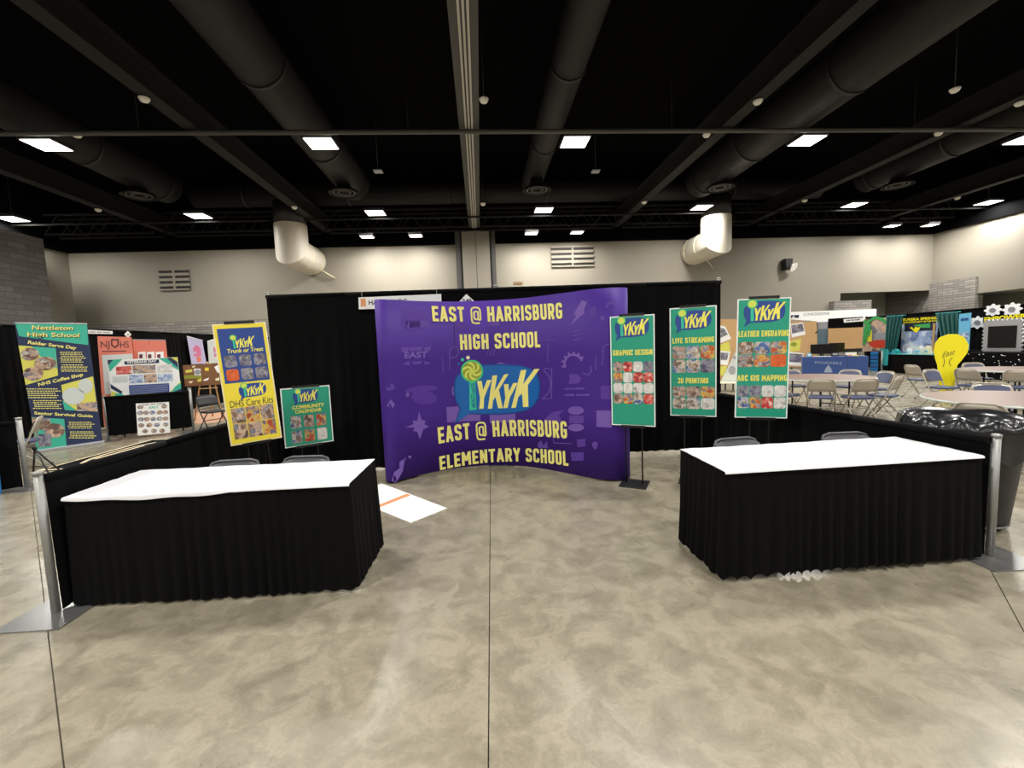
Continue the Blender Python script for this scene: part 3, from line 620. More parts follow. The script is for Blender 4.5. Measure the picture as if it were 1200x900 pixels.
# pale ghost marks of the print
def gear(cx, cy, r0, r1, n, a0=0, a1=2*PI):
    O = []; steps = n*4
    for k in range(steps+1):
        a = a0+(a1-a0)*k/steps; r = r1 if (k//2) % 2 else r1*.82; O.append((cx+r*math.cos(a), cy-r*math.sin(a)))
    for k in range(steps, -1, -1):
        a = a0+(a1-a0)*k/steps; O.append((cx+r0*math.cos(a), cy-r0*math.sin(a)))
    return O
class Stroke(list): pass
def stroke(pts, w):
    L, R = [], []
    for i, p in enumerate(pts):
        a = pts[max(i-1, 0)]; b = pts[min(i+1, len(pts)-1)]; d = Vector((b[0]-a[0], b[1]-a[1])).normalized(); L.append((p[0]-d.y*w, p[1]+d.x*w)); R.append((p[0]+d.y*w, p[1]-d.x*w))
    o = Stroke(L+R[::-1]); o.n = len(pts); return o
GH = [
    ([(682, 352), (688, 354), (684, 364), (686, 366), (668, 382), (675, 370), (672, 368)], 3), (gear(672, 426, 9, 14, 7, .3, 3.6), 3),
    ([(491, 482), (494, 492), (499, 493), (497, 497), (503, 500), (496, 503), (495, 506), (492, 515), (489, 506), (484, 505), (486, 501), (475, 501), (485, 497), (483, 493), (489, 493)], 3),
    ([(523, 477), (563, 475), (563, 493), (524, 495)], 3), ([(574, 481), (604, 480), (604, 495), (574, 496)], 3), ([(699, 481), (717, 481), (717, 501), (699, 500)], 3),
    (ell(675, 481, 9.5, 5, 14), 3), (ell(675, 501, 9.5, 4.5, 14), 3), ([(667, 487), (684, 487), (684, 496), (667, 496)], 2),
    ([(637, 492), (648, 483), (662, 480), (655, 486), (658, 494), (645, 496)], 2), ([(459, 563), (462, 553), (468, 549), (468, 541), (474, 539), (472, 552), (467, 561), (463, 566)], 3),
    (stroke([(462, 542), (471, 540), (476, 537)], .8), 2), (ell(480, 535.5, 1.6, 1.8, 10), 3), (ell(477.5, 462.5, 2, 3, 8), 3), (ell(494, 456, 19, 4, 18, -.1), 4), (ell(497, 466, 15, 8, 18, .1), 4),
    ([(471, 361), (495, 364), (504, 371), (500, 384), (478, 388), (470, 380)], 4), ([(474, 376), (503, 376), (503, 383), (474, 384)], 2), (stroke([(474, 365), (490, 366), (503, 371)], .7), 2),
    ([(470, 407), (480, 407), (478, 412), (471, 413)], 2), ([(505, 406), (497, 407), (498, 412), (504, 411)], 2), ([(471, 427), (479, 423), (480, 428)], 2), ([(497, 423), (505, 425), (498, 428)], 2), ([(478, 407), (495, 406.5), (493, 411), (481, 411.5)], 2), ([(482, 424), (495, 423), (492, 427), (485, 427)], 2),
    (stroke([(519.5, 437), (518.5, 419), (527, 433), (527, 412), (530, 407), (536, 407), (538, 413), (534, 419), (528, 419)], .7), 2), (stroke([(698, 434), (698.5, 416), (706, 428), (707, 406), (712, 403), (716, 405)], .7), 2),
    (stroke([(642, 393), (642, 424)], .5), 2), (stroke([(629, 400), (652, 399)], .6), 2), (stroke([(637, 432), (646.5, 432), (646.5, 467), (635, 467)], .45), 3), (stroke([(637, 434), (643, 440), (646, 450), (643, 460), (637, 466)], .5), 3),
    (stroke([(671, 389), (682, 386)], .7), 2), (stroke([(671, 394), (682, 391)], .7), 2), (stroke([(671, 399), (682, 396)], .7), 2), ([(667, 438), (677, 439), (681, 443), (679, 449), (666, 450), (668, 445)], 2), (stroke([(683, 437), (690, 440), (693, 434), (692, 429)], 1), 2), (stroke([(664, 462), (690, 462)], .7), 2), (stroke([(664, 456), (677, 455)], .7), 2),
    ([(704, 452), (716, 452), (716, 468), (704, 467)], 4), ([(690, 363), (697, 358), (700, 366), (697, 372), (691, 371)], 4), (gear(716, 360, 4, 7, 6, .2, 3.2), 2), (ell(706, 373, 3, 3, 10), 2),
    (stroke([(648, 509), (649, 519), (670, 520)], .6), 2), ([(630, 520), (634, 516), (637, 522), (641, 517), (642, 525), (631, 525)], 2), ([(676, 515), (686, 514), (686, 523), (677, 524)], 4), ([(669, 530), (684, 530), (684, 540), (670, 540)], 4), ([(694, 519), (698, 517), (701, 520), (698, 527), (694, 523)], 2),
    (ell(579, 379, 7, 3.5, 12), 2), (stroke([(570, 417), (573, 408)], .5), 2), (stroke([(574, 417), (577, 408)], .5), 2), (stroke([(578, 417), (581, 408)], .5), 2), ([(452, 455), (460, 449), (463, 455), (455, 458)], 2), ([(453, 476), (458, 468), (463, 474), (460, 478)], 3), (ell(531, 458, 1.5, 6, 8), 3), (ell(540, 383, 8, 3, 10), 4), ([(581, 426), (587, 424.5), (593, 426), (587, 427)], 3)]
pdecal(stroke([(531.5, 353.5), (532.5, 390), (533, 420)], .25), 'inkdark', 'panel_seam', -.0016)
for P, k in GH: pdecal(P, 'purple%d' % k, 'ghost_mark', -.0012)
text_on(panel, 'EAST', ppx(474, 420), ppx(501, 419), ppx(474, 412.5), -.0014, M['purple3'], warp=wp, bold=.03)
faint_text(panel, ppx(662, 457), ppx(685, 456.5), ppx(662, 454.5), -.0014, M['purple3'], warp=wp, words=(.5, .4))
faint_text(panel, ppx(662, 464.5), ppx(691, 464), ppx(662, 462), -.0014, M['purple3'], warp=wp, words=(.45, .55))
# ---- poster stands
def logo_on(parent, u0, v0, w, y, bubble=True, thick=.0006, letters='lemon'):
    k = w/1200; f = lambda x, y_: (u0+(x-120)*k*1.3, v0+(785-y_)*k*1.3)
    if bubble:
        P = [f(*p) for p in LG['bubble']]; decal(parent, P, y, M['posterblue'], 'speech_bubble', thick)
    for q in ('Y1', 'K1', 'Y2', 'K2'): decal(parent, [f(*p) for p in LG[q]], y-.0015, M[letters], 'logo_letter', thick)
    decal(parent, [f(*p) for p in LG['stick']], y-.0015, M['teal'], 'lollipop_stick', thick)
    c = f(306, 230); r = 118*k*1.3; decal(parent, ell(*c, r, r, 18), y-.002, M['green'], 'lollipop_disc', thick); decal(parent, ell(*c, r*.75, r*.75, 16), y-.0026, M['swirl'], 'swirl_stripe', thick)
def poster_stand(label, x, y, a, z, W, H, board='postergreen', edge='paper', tilt=0, name='poster_stand'):
    t = thing(name, label, 'poster stand', (x, y, 0), a, 'poster stands of the booth')
    box('base', 'darkmetal', t, -.15, .15, -.13, .17, 0, .012, bevel=.003)
    sl = lambda zz: (zz-z-H/2)*tilt
    for s in (-.09, .09): MB().tube([(s+sl(.01), .03, .01), (s+sl(z+H), .03, z+H-.01)], .0085, 8).build('pole', 'darkmetal', t)
    b = MB().box(-W/2, W/2, 0, .008, 0, H).build('poster_board', edge, t, bevel=0)
    b.location = (0, 0, z+H/2); b.rotation_euler = (0, tilt, 0)
    for v in b.data.vertices: v.co.z -= H/2
    decal(b, [(-W/2+.012, -H/2+.012), (W/2-.012, -H/2+.012), (W/2-.012, H/2-.012), (-W/2+.012, H/2-.012)], -.0015, M[board], 'printed_sheet')
    for zz, s in ((H/2, 1), (-H/2, -1)):
        MB().box(-W*.28, W*.28, -.006, .016, zz-.006 if s > 0 else zz-.022, zz+.022 if s > 0 else zz+.006).build('clip_bar', 'black', b)
    U = lambda fx, fy: (-W/2+fx*W, H/2-fy*H)
    return t, b, U
def photos(b, U, x0, x1, y0, y1, nx, ny, mats, gap=.007, r=.02, y=-.003, shape='r'):
    for j in range(ny):
        for i in range(nx):
            a = U(x0+(x1-x0)*i/nx, y0+(y1-y0)*(j+1)/ny); c = U(x0+(x1-x0)*(i+1)/nx, y0+(y1-y0)*j/ny)
            m = mats[(j*nx+i) % len(mats)]
            decal(b, rrect(a[0]+gap/2, c[0]-gap/2, a[1]+gap/2, c[1]-gap/2, r), y, PH[m] if isinstance(m, int) else M[m], 'photo')
def caption(b, U, body, x0, x1, y0, y1, m='lemon', bold=.02, shear=0, dy=0, y=-.003):
    text_on(b, body, U(x0, y1), U(x1, y1+dy), U(x0, y0), y, M[m], bold=bold, shear=shear)
t, b, U = poster_stand('green GRAPHIC DESIGN poster on a black stand beside the purple display', 1.42, -1.24, -.5, .68, .48, 1.23)
logo_on(b, *U(.11, .225), .375, -.003); caption(b, U, 'GRAPHIC DESIGN', .06, .95, .305, .355, bold='block')
photos(b, U, .05, .97, .41, .80, 4, 4, [0, 5, 4, 2, 3, 4, 5, 5, 4, 4, 4, 4, 0, 3, 1, 5], r=.025)
t, b, U = poster_stand('green LIVE STREAMING and 3D PRINTING poster against the black backdrop', 2.1, -1.25, -.5, .76, .48, 1.22)
logo_on(b, *U(.12, .238), .375, -.003); caption(b, U, 'LIVE STREAMING', .06, .95, .275, .325, bold='block'); photos(b, U, .05, .97, .35, .60, 3, 2, [0, 1, 3, 1, 1, 2], r=.025)
caption(b, U, '3D PRINTING', .17, .83, .645, .695, bold='block'); photos(b, U, .05, .97, .72, .935, 3, 2, [0, 0, 3, 1, 1, 4], r=.025)
t, b, U = poster_stand('green LEATHER ENGRAVING and ARC GIS MAPPING poster by the right rail', 2.64, -1.65, -.3, .78, .49, 1.23, tilt=.017)
logo_on(b, *U(.12, .232), .385, -.003); caption(b, U, 'LEATHER ENGRAVING', .03, .98, .265, .315, bold='block'); photos(b, U, .03, .95, .355, .57, 3, 2, [0, 1, 3, 0, 3, 6], r=.025)
caption(b, U, 'ARC GIS MAPPING', .03, .97, .635, .685, bold='block'); photos(b, U, .03, .97, .72, .92, 4, 2, [2, 2, 4, 4, 1, 3, 5, 4], r=.02)
t, b, U = poster_stand('tall yellow and blue Trunk or Treat poster above the left table', -2.62, -1.46, .5, .74, .46, 1.22, board='yellow', edge='foam', tilt=-.05)
decal(b, [U(.075, .04), U(.925, .04), U(.925, .485), U(.075, .485)], -.003, M['posterblue'], 'blue_field')
logo_on(b, *U(.24, .232), .235, -.0045, bubble=False); caption(b, U, 'Trunk or Treat', .2, .88, .205, .24, shear=.1, y=-.0055)
photos(b, U, .1, .92, .25, .475, 3, 2, [2, 2, 2, 6, 2, 2], y=-.0045, r=.025, gap=.02)
logo_on(b, *U(.3, .635), .245, -.003); caption(b, U, 'DHS Care Kits', .1, .93, .63, .685, 'inkdark', 0, .05); photos(b, U, .09, .92, .69, .955, 3, 2, [0, 3, 0, 0, 0, 3], r=.004)
t, b, U = poster_stand('small green COMMUNITY CALENDAR poster beside the tall yellow one', -2.4, -.65, .6, .52, .55, .71)
logo_on(b, *U(.23, .31), .285, -.003); caption(b, U, 'COMMUNITY', .2, .86, .3, .365, bold=.04); caption(b, U, 'CALENDAR', .25, .8, .38, .44, bold=.04)
photos(b, U, .12, .9, .46, .96, 3, 2, [1, 0, 3, 1, 3, 4], r=.01, gap=.03)
# ---- skirted tables
def skirted_table(label, cx, cy, a, seed, group, gaps, cover_label, wrinkle):
    L, w, h = 1.83, .61, .742
    t = thing('display_table', label, 'table', (cx, cy, 0), a, group)
    box('tabletop', 'tabletop', t, -L/2, L/2, -w/2, w/2, h-.035, h-.001)
    for sx in (-1, 1):
        for sy in (-1, 1): MB().tube([(sx*(L/2-.06), sy*(w/2-.07), 0), (sx*(L/2-.06), sy*(w/2-.07), h-.035)], .015, 8).build('leg', 'darkmetal', t)
    e = .006; X, Y = L/2+e, w/2+e
    # skirt in lengths, each its own piece of cloth
    path = [(-X, Y), (-X, -Y), (X, -Y), (X, Y)]
    if gaps is None: runs = [path]
    else: runs = [path[:2]+[(gaps, -Y)], [(gaps-.05, -Y+.003)]+path[2:]]
    for k, r in enumerate(runs):
        cloth(r, .012, h+.004, .004, .035, .085, step=.007, rows=8, seed=seed+k, hem=.03 if gaps is not None else .016, side=1, lean=.012).build('skirt', 'skirt', t)
    # white vinyl cover with a short uneven drop at the front
    rnd = random.Random(seed); mb = MB(); nx, ny = 60, 14; vs = []
    for j in range(ny+1):
        for i in range(nx+1):
            x = -X-.004+(2*X+.008)*i/nx; fx = i/nx
            drop = wrinkle(fx)
            if j == 0: y, z = -Y-.017, h+.004-drop
            elif j == 1: y, z = -Y-.014, h+.006-drop*.2
            else: y = -Y+2*Y*(j-2)/(ny-2)-(.004 if j == 2 else 0); z = h+.009+.0012*math.sin(i*.9+j*1.7)+.001*math.sin(j*2.3+i*.31)
            vs.append((x, y, z))
    mb.add(vs, [(j*(nx+1)+i, j*(nx+1)+i+1, (j+1)*(nx+1)+i+1, (j+1)*(nx+1)+i) for j in range(ny) for i in range(nx)], True)
    o = mb.build('table_cover', 'vinyl', None, loc=(cx, cy, 0), rz=a); tag(o, cover_label, 'table cover', 'white table covers')
skirted_table('long table with black pleated skirt at the left of the booth', -2.043, -2.769, -.005, 11, 'skirted booth tables', None, 'white vinyl cover with wrinkled front edge on the left booth table',
              lambda f: .012+.018*max(0, 1-((f-.3)/.32)**2)+.004*math.sin(f*29)*(f < .6))
skirted_table('long table with black pleated skirt at the right of the booth', 2.27, -2.917, .029, 23, 'skirted booth tables', -.42, 'smooth white vinyl cover on the right booth table', lambda f: .012)
# ---- folding chairs
def folding_chair(name, label, frame_m, seat_m, back_m, group, pad_m=None):
    t = thing(name, label, 'chair', group=group); w = .215
    pts = [(-w, .2, .012), (-w, -.12, .48), (-w+.005, -.21, .72), (-w+.04, -.235, .785), (-w+.09, -.24, .8), (w-.09, -.24, .8), (w-.04, -.235, .785), (w-.005, -.21, .72), (w, -.12, .48), (w, .2, .012)]
    MB().tube(pts, .0125, 8).build('front_leg_frame', frame_m, t)
    MB().tube([(-w+.03, -.27, .012), (-w+.03, .1, .43)], .011, 8).build('rear_leg', frame_m, t); MB().tube([(w-.03, -.27, .012), (w-.03, .1, .43)], .011, 8).build('rear_leg', frame_m, t)
    for y, z, ww in ((-.215, .075, w-.03), (.165, .065, w), (-.06, .25, w-.03)): MB().tube([(-ww, y, z), (ww, y, z)], .009, 6).build('stretcher', frame_m, t)
    mb = MB(); nx, nz = 8, 4; vs = []
    for off in (0, .022):
        for k in range(nz+1):
            for i in range(nx+1):
                u = -1+2*i/nx; z = .565+.225*k/nz-(.03*abs(u)**4 if k == nz else 0); yb = -.152-.09*(z-.56)/.24
                vs.append((u*(w-.012), yb-off+.025*(u*u)+.004, z))
    m = (nx+1)*(nz+1); g = lambda i, k, o: o*m+k*(nx+1)+i; fs = []
    for k in range(nz):
        for i in range(nx): fs += [(g(i, k, 0), g(i, k+1, 0), g(i+1, k+1, 0), g(i+1, k, 0)), (g(i, k, 1), g(i+1, k, 1), g(i+1, k+1, 1), g(i, k+1, 1))]
    for i in range(nx): fs += [(g(i, 0, 0), g(i+1, 0, 0), g(i+1, 0, 1), g(i, 0, 1)), (g(i, nz, 0), g(i, nz, 1), g(i+1, nz, 1), g(i+1, nz, 0))]
    mb.add(vs, fs, True); mb.build('backrest', back_m, t)
    if pad_m:
        pd = MB(); pd.add([(v[0]*.9, v[1]+.006, .68+(v[2]-.68)*.86) for v in vs[:m]], [f for f in fs if max(f) < m], True); pd.build('back_pad', pad_m, t)
    sp = rrect(-.195, .195, -.19, .2, .06, 4); mb = MB(); n = len(sp)
    mb.add([(x, y, .425) for x, y in sp]+[(x, y, .455) for x, y in sp]+[(x*.9, y*.9, .466) for x, y in sp], [tuple(range(n))[::-1], tuple(range(2*n, 3*n))]+[(r*n+i, r*n+(i+1) % n, (r+1)*n+(i+1) % n, (r+1)*n+i) for r in range(2) for i in range(n)])
    mb.build('seat', seat_m, t)
    for x, y in ((-w, .2), (w, .2), (-w+.03, -.27), (w-.03, -.27)): MB().lathe([(.016, 0), (.016, .03)], 8, (x, y)).build('foot', 'foot', t)
    return t
c0 = folding_chair('folding_chair', '', 'chairtop', 'chairtop', 'chairtop', 'grey folding chairs behind the booth tables')
for i, (x, y, a, lb) in enumerate(((-2.29, -2.57, PI+.05, 'grey folding chair behind the left booth table, the outer one'), (-1.74, -2.56, PI-.08, 'grey folding chair behind the left booth table, the inner one'),
                                   (1.93, -2.66, PI+.1, 'grey folding chair behind the right booth table, the inner one'), (2.86, -2.66, PI-.06, 'grey folding chair behind the right booth table, the outer one'))):
    o = c0 if i == 0 else copy_tree(c0); o.location = (x, y, 0); o.rotation_euler = (0, 0, a); o.scale = (1, 1, .955); o['label'] = lb
# ---- sign panel lying on the floor, bin
P = [onz(447, 567), onz(524, 596.3), onz(481, 613.3), onz(404, 582)]
c = P[0].copy(); t = thing('fallen_sign_panel', 'white sign panel with an orange stripe lying flat on the floor', 'sign panel', (c.x, c.y, 0))
mb = MB(); Q = [(p.x-c.x, p.y-c.y) for p in P]; mb.add([(x, y, .008) for x, y in Q]+[(x, y, .001) for x, y in Q], [(0, 3, 2, 1), (4, 5, 6, 7)]+[(i, i+4, (i+1) % 4+4, (i+1) % 4) for i in range(4)]); mb.build('panel', 'paper', t)
S = [onz(476.5, 579.5), onz(481.5, 581.3), onz(449.5, 593.5), onz(448, 591)]
mb = MB(); mb.add([(p.x-c.x, p.y-c.y, .0095) for p in (S[0], S[1], S[2]+(S[2]-S[1])*.25, S[3]+(S[3]-S[0])*.25)], [(0, 3, 2, 1)]); mb.build('orange_stripe', 'orange', t)
t = thing('trash_bin', 'big round black bin with a shiny black liner outside the right rail', 'trash bin', (3.76, -2.58, 0))
MB().lathe([(.24, .06), (.295, .075), (.3, .12), (.37, .84), (.385, .86), (.385, .89), (.355, .89), (.34, .8), (.27, .14)], 40, cap=False).build('barrel', 'bin', t)
MB().lathe([(.3, .05), (.3, .062)], 30).build('dolly', 'plate', t)
for k in range(5):
    a = 2*PI*k/5; MB().tube([(.24*math.cos(a)-.012, .24*math.sin(a), .025), (.24*math.cos(a)+.012, .24*math.sin(a), .025)], .025, 12).build('caster', 'foot', t)
rb = random.Random(3); PHS = [(rb.uniform(0, 6), rb.randint(5, 17), rb.uniform(.3, 1)) for _ in range(6)]
def wob(i, a):
    w = sum(q*math.sin(a*n_+p) for p, n_, q in PHS)/4
    am = (.012, .012, .014, .006, .012, .03, .04)[min(i, 6)]
    return (w*am, w*(.03 if i == 0 else .012 if i < 4 else .03))
MB().lathe([(.395, .60), (.405, .72), (.415, .82), (.4, .91), (.375, .915), (.32, .85), (.25, .62)], 90, cap=False, wob=wob).build('liner', 'bag', t)
# ================================================================== RIGHT BACKGROUND: round tables, chairs, light-bulb cut-out
def round_table(label, x, y, rot=0):
    t = thing('round_table', label, 'table', (x, y, 0), rot, 'round tables in the eating area'); r = .915
    MB().lathe([(r-.012, .722), (r-.012, .738), (r-.03, .74)], 56).build('tabletop', 'roundtop', t)
    MB().lathe([(r-.012, .712), (r, .714), (r, .736), (r-.012, .7385)], 56, cap=False).build('edge_band', 'edge', t)
    for s in (-1, 1):
        for q in (-1, 1): MB().tube([(s*.5, q*.28, 0), (s*.5, q*.28, .71)], .016, 8).build('leg', 'darkmetal', t)
        MB().tube([(s*.5, -.28, .12), (s*.5, .28, .12)], .012, 8).build('leg_brace', 'darkmetal', t); MB().tube([(s*.5, 0, .12), (s*.12, 0, .7)], .011, 8).build('fold_brace', 'darkmetal', t)
TA, TB, TC = (6.75, 2.75), (6.4, -.95), (11.0, 2.65)
round_table('whole round brown-topped table in front of the blue-clothed booth table', *TA, .4); round_table('round brown-topped table just behind the bin, cut by the picture edge', *TB, 1.1); round_table('far round brown-topped table in front of the black dotted cloth', *TC, .2)
cb = folding_chair('folding_chair', '', 'chairgrey', 'chairblue', 'chairgrey', 'beige folding chairs around the round tables', 'chairblue')
used = [False]
def chair_at(T, ang, dist, lb, twist=0):
    o = copy_tree(cb) if used[0] else cb; used[0] = True
    x = T[0]+dist*math.cos(ang); y = T[1]+dist*math.sin(ang)
    o.location = (x, y, 0); o.rotation_euler = (0, 0, math.atan2(T[1]-y, T[0]-x)-PI/2+twist); o['label'] = lb
D = math.radians
chair_at(TA, D(232), 1.12, 'beige folding chair with its back to the booth at the whole round table')
chair_at(TA, D(261), 1.13, 'beige folding chair at the right front of the whole round table')
chair_at(TA, D(292), 1.1, 'beige folding chair right of the whole round table, half hidden by the one in front', .15)
chair_at(TA, D(200), 1.1, 'beige folding chair at the left of the whole round table behind the leather poster')
chair_at(TA, D(-4), 1.12, 'blue-padded folding chair at the far right of the whole round table')
chair_at(TA, D(28), 1.12, 'folding chair behind the whole round table, its back top right of centre')
chair_at(TA, D(78), 1.12, 'folding chair behind the whole round table on the left')
chair_at(TC, D(187), 1.14, 'beige folding chair at the near left of the far round table')
chair_at(TC, D(219), 1.12, 'beige folding chair at the near side of the far round table by the picture edge')
chair_at(TC, D(70), 1.12, 'folding chair behind the far round table, only its blue back showing')
chair_at(TB, D(50), 1.12, 'blue-backed folding chair behind the cut-off round table')
chair_at(TB, D(205), 1.12, 'beige folding chair between the bin and the cut-off round table')
for (px, py, a, lb) in ((1078, 466, -PI/2-.1, 'beige folding chair standing alone left of the yellow bulb'), (1103, 479, -PI*.95, 'folding chair standing right in front of the yellow bulb')):
    o = copy_tree(cb); p = onz(px, py); o.location = (p.x, p.y, 0); o.rotation_euler = (0, 0, a); o['label'] = lb
# plywood light bulb
p = onz(1109, 467); fb = Frame((p.x-.5*.84, p.y+.5*.54), (p.x+.5*.84, p.y-.5*.54))
P = [(1094.5, 412), (1096, 402), (1102, 395), (1112, 391.5), (1122, 391.5), (1130, 395), (1135.5, 404), (1134, 413), (1128, 421), (1122, 428), (1120, 440), (1118, 455), (1117, 468), (1102, 468), (1101, 455), (1100, 440), (1098.5, 428), (1096, 420)]
Q = [fb.px(*q) for q in P]
t = fb.thing('light_bulb_cutout', 'big yellow plywood light bulb with handwritten East on it', 'cutout')
Q = [(u, max(0, v)) for u, v in Q]; MB().prism(Q, 0, .02).build('bulb_panel', 'bulb', t)
text_on(t, 'East', fb.px(1104, 419), fb.px(1119, 415), fb.px(1104.5, 413), -.003, M['inkdark'], shear=.3, bold=-.005)
for pts in ([(1105, 430), (1107, 424), (1106, 420)], [(1114, 429), (1112, 424), (1116, 419)]):
    decal(t, stroke([fb.px(*q) for q in pts], .006), -.003, M['inkdark'], 'filament_line')
MB().prism([(fb.px(1107, 450)[0]-.02, 0), (fb.px(1107, 450)[0]+.02, 0), (fb.px(1107, 450)[0]+.02, .7)], .02, .4).build('rear_strut', 'wood', t)
# ---- concessions sign on the back wall
fw = Frame(hall(-18, 19.62, 0).to_2d(), hall(22, 19.62, 0).to_2d())
def wall_sign(fr, name, label, cat, corners, m, off=0, th=.03, part='board', group=None):
    P = [fr.px(*c, off) for c in corners]; u0 = min(p[0] for p in P); v0 = min(p[1] for p in P)
    t = fr.thing(name, label, cat, u0, off, v0, group); MB().prism([(p[0]-u0, p[1]-v0) for p in P], 0, th).build(part, m, t)
    q = lambda x, y: (fr.px(x, y, off)[0]-u0, fr.px(x, y, off)[1]-v0)
    return t, q
t, q = wall_sign(fw, 'concessions_sign', 'long white CONCESSIONS sign board on the back wall', 'sign', ((917, 366), (1027, 362), (1027, 375), (917, 379)), 'paper', th=.06)
text_on(t, 'CONCESSIONS', q(941.5, 370), q(972, 368.8), q(941.5, 366.7), -.004, M['greyink'])
decal(t, [q(926, 369.5), q(936.5, 369), q(936, 372.5), q(926, 373)], -.004, M['inkdark'], 'arrow_block'); decal(t, [q(927.5, 372.6), q(930, 370.3), q(932, 372.4)], -.006, M['paper'], 'arrow')
# ---- the exhibitor row along the right side, its drape line runs away from the camera
XR = 17.3
t = thing('pipe_and_drape', 'black drape line behind the far right exhibitor booths', 'drape', (XR, 0, 0))
for y in (13.4, 10.3, 7.2, 4.1): upright(t, 0, y, 2.4)
for k in range(3): drape_run(t, (-.03, 13.4-3.1*k), (-.03, 10.3-3.1*k), .03, 2.36, 3, 40+k, side=1)
fe = Frame((XR-.16, 15), (XR-.16, 3))
# far booth with boards, screens and the blue cloth table
fbt = Frame((12.45, 10.96), (14.21, 9.82))
t = fbt.thing('cloth_table', 'table under a royal blue cloth with pale lettering in the far booth', 'table')
w = fbt.w
cl = MB().box(0, w, 0, .62, .0, .745).build('cloth', 'tablecloth', t, bevel=.02)
text_on(t, 'INVADERS', (.42, .48), (1.28, .42), (.42, .58), -.004, M['silver'], bold=.0); decal(t, [(.72, .12), (1.0, .12), (.94, .3), (.86, .42), (.78, .3)], -.004, M['silver'], 'emblem')
decal(t, [(1.45, 0), (1.456, 0), (1.456, .74), (1.45, .74)], -.006, M['inkdark'], 'painted_pleat_shade')  # flat dark strip paints the shade of a fold on the cloth
def monitor(label, x0, x1, y0, y1, off, group='screens on the blue table'):
    a = fbt.px(x0, y1, off); b = fbt.px(x1, y0, off); t = fbt.thing('monitor', label, 'monitor', (a[0]+b[0])/2, off, .745, group); hw = (b[0]-a[0])/2
    MB().box(-hw, hw, 0, .035, a[1]-.745, b[1]-.745).build('screen_panel', 'screen', t, bevel=.006); box('neck', 'black', t, -.03, .03, .035, .06, .0, (a[1]+b[1])/2-.745); box('foot', 'black', t, -.12, .12, -.05, .14, 0, .012)
monitor('wide black monitor on the left of the blue table', 949.5, 975, 403, 415, .3); monitor('smaller black monitor beside the wide one on the blue table', 971, 990, 401.5, 413, .45)
def on_table(name, label, cat, x0, x1, y0, m, off, dep, part='body', fr=fbt, z=.745, group=None):
    a = fr.px(x0, y0, off); b = fr.px(x1, y0, off); t = fr.thing(name, label, cat, a[0], off, z, group); hh = max(.02, a[1]-z)
    MB().box(0, b[0]-a[0], 0, dep, 0, hh).build(part, m, t, bevel=.006); return t, b[0]-a[0], hh
t, w_, h_ = on_table('keyboard', 'white keyboard in front of the monitors on the blue table', 'keyboard', 953, 974, 418, 'paper', .06, .14); decal(t, [(.02, .005), (w_-.02, .005), (w_-.02, h_*.6), (.02, h_*.6)], -.002, M['greyink'], 'key_rows')
t, w_, h_ = on_table('tissue_box', 'pale blue box on the left end of the blue table', 'box', 946, 951, 414, 'skyblue', .1, .12); decal(t, [(w_*.2, h_*.3), (w_*.8, h_*.3), (w_*.8, h_*.7), (w_*.2, h_*.7)], -.002, M['paper'], 'box_print')
t, w_, h_ = on_table('desk_phone', 'black device right of the monitors on the blue table', 'device', 975, 983, 413, 'darkmetal', .25, .14); box('top_panel', 'greyink', t, .02, w_-.02, -.004, 0, h_*.3, h_*.8)
t, w_, h_ = on_table('white_carton', 'low white carton on the right half of the blue table', 'box', 991, 1004, 413.5, 'paper', .35, .15); box('lid', 'foam', t, -.004, w_+.004, -.004, .154, h_, h_+.01)
for i, (x0, x1, y, m, lb) in enumerate(((989, 994, 416, 'maroon', 'dark red'), (994, 999, 415.5, 'orange', 'orange'), (1000, 1006.5, 416, 'bulb', 'yellow'), (1007, 1013, 416.5, 'greyink', 'grey'))):
    a = fbt.px(x0, y, .12); b = fbt.px(x1, y, .12); r = (b[0]-a[0])/2; h_ = a[1]-.745
    t = fbt.thing('snack_bag', 'small %s snack bag on the right of the blue table' % lb, 'bag', (a[0]+b[0])/2, .14, .745, 'snack bags on the blue table')
    MB().lathe([(r*.5, 0), (r, h_*.3), (r*.9, h_*.7), (r*.3, h_*.93), (r*.4, h_)], 12).build('pouch', m, t); MB().box(-r*.4, r*.4, -.008, .008, h_*.93, h_*1.05).build('seal', 'paper', t)
# boards of that booth, standing behind the table
fk = Frame((12.2, 12.6), (15.6, 10.4))
def board(label, cr, m, off=0, name='display_board', cat='display board', foot=True, fr=fk, group=None, part='panel'):
    t, q = wall_sign(fr, name, label, cat, cr, m, off, .03, part, group)
    if foot:
        lo = min(fr.px(*c, off)[1] for c in cr); us = [q(*c)[0] for c in cr]
        for u in (min(us)+.15, max(us)-.15): MB().box(u-.02, u+.02, .03, .05, -lo, 0.2).build('support_leg', 'darkmetal', t)
    return t, q
t, q = board('kraft paper board with taped snapshots between the leather poster and the monitors', ((924, 374), (957, 376.5), (958, 430), (924, 430)), 'kraft')
for cr, m in ((((926, 380), (941, 378), (944, 392), (928, 395.5)), 'paper'), (((924, 412), (942, 414), (940, 429), (924, 428)), 'paper'), (((924.5, 400), (939, 397), (937, 411), (924.5, 412)), 'bant')):
    decal(t, [q(*c) for c in cr], -.003, M[m], 'taped_print')
decal(t, [q(*c) for c in ((927, 381), (940.5, 379.3), (942.4, 388), (928.3, 391))], -.006, PH[2], 'photo'); decal(t, [q(*c) for c in ((925, 414), (940.5, 415), (939.5, 425), (925, 424))], -.006, PH[2], 'photo'); decal(t, ell(*q(930, 403.5), .12, .09, 14), -.006, M['olive'], 'green_spot')
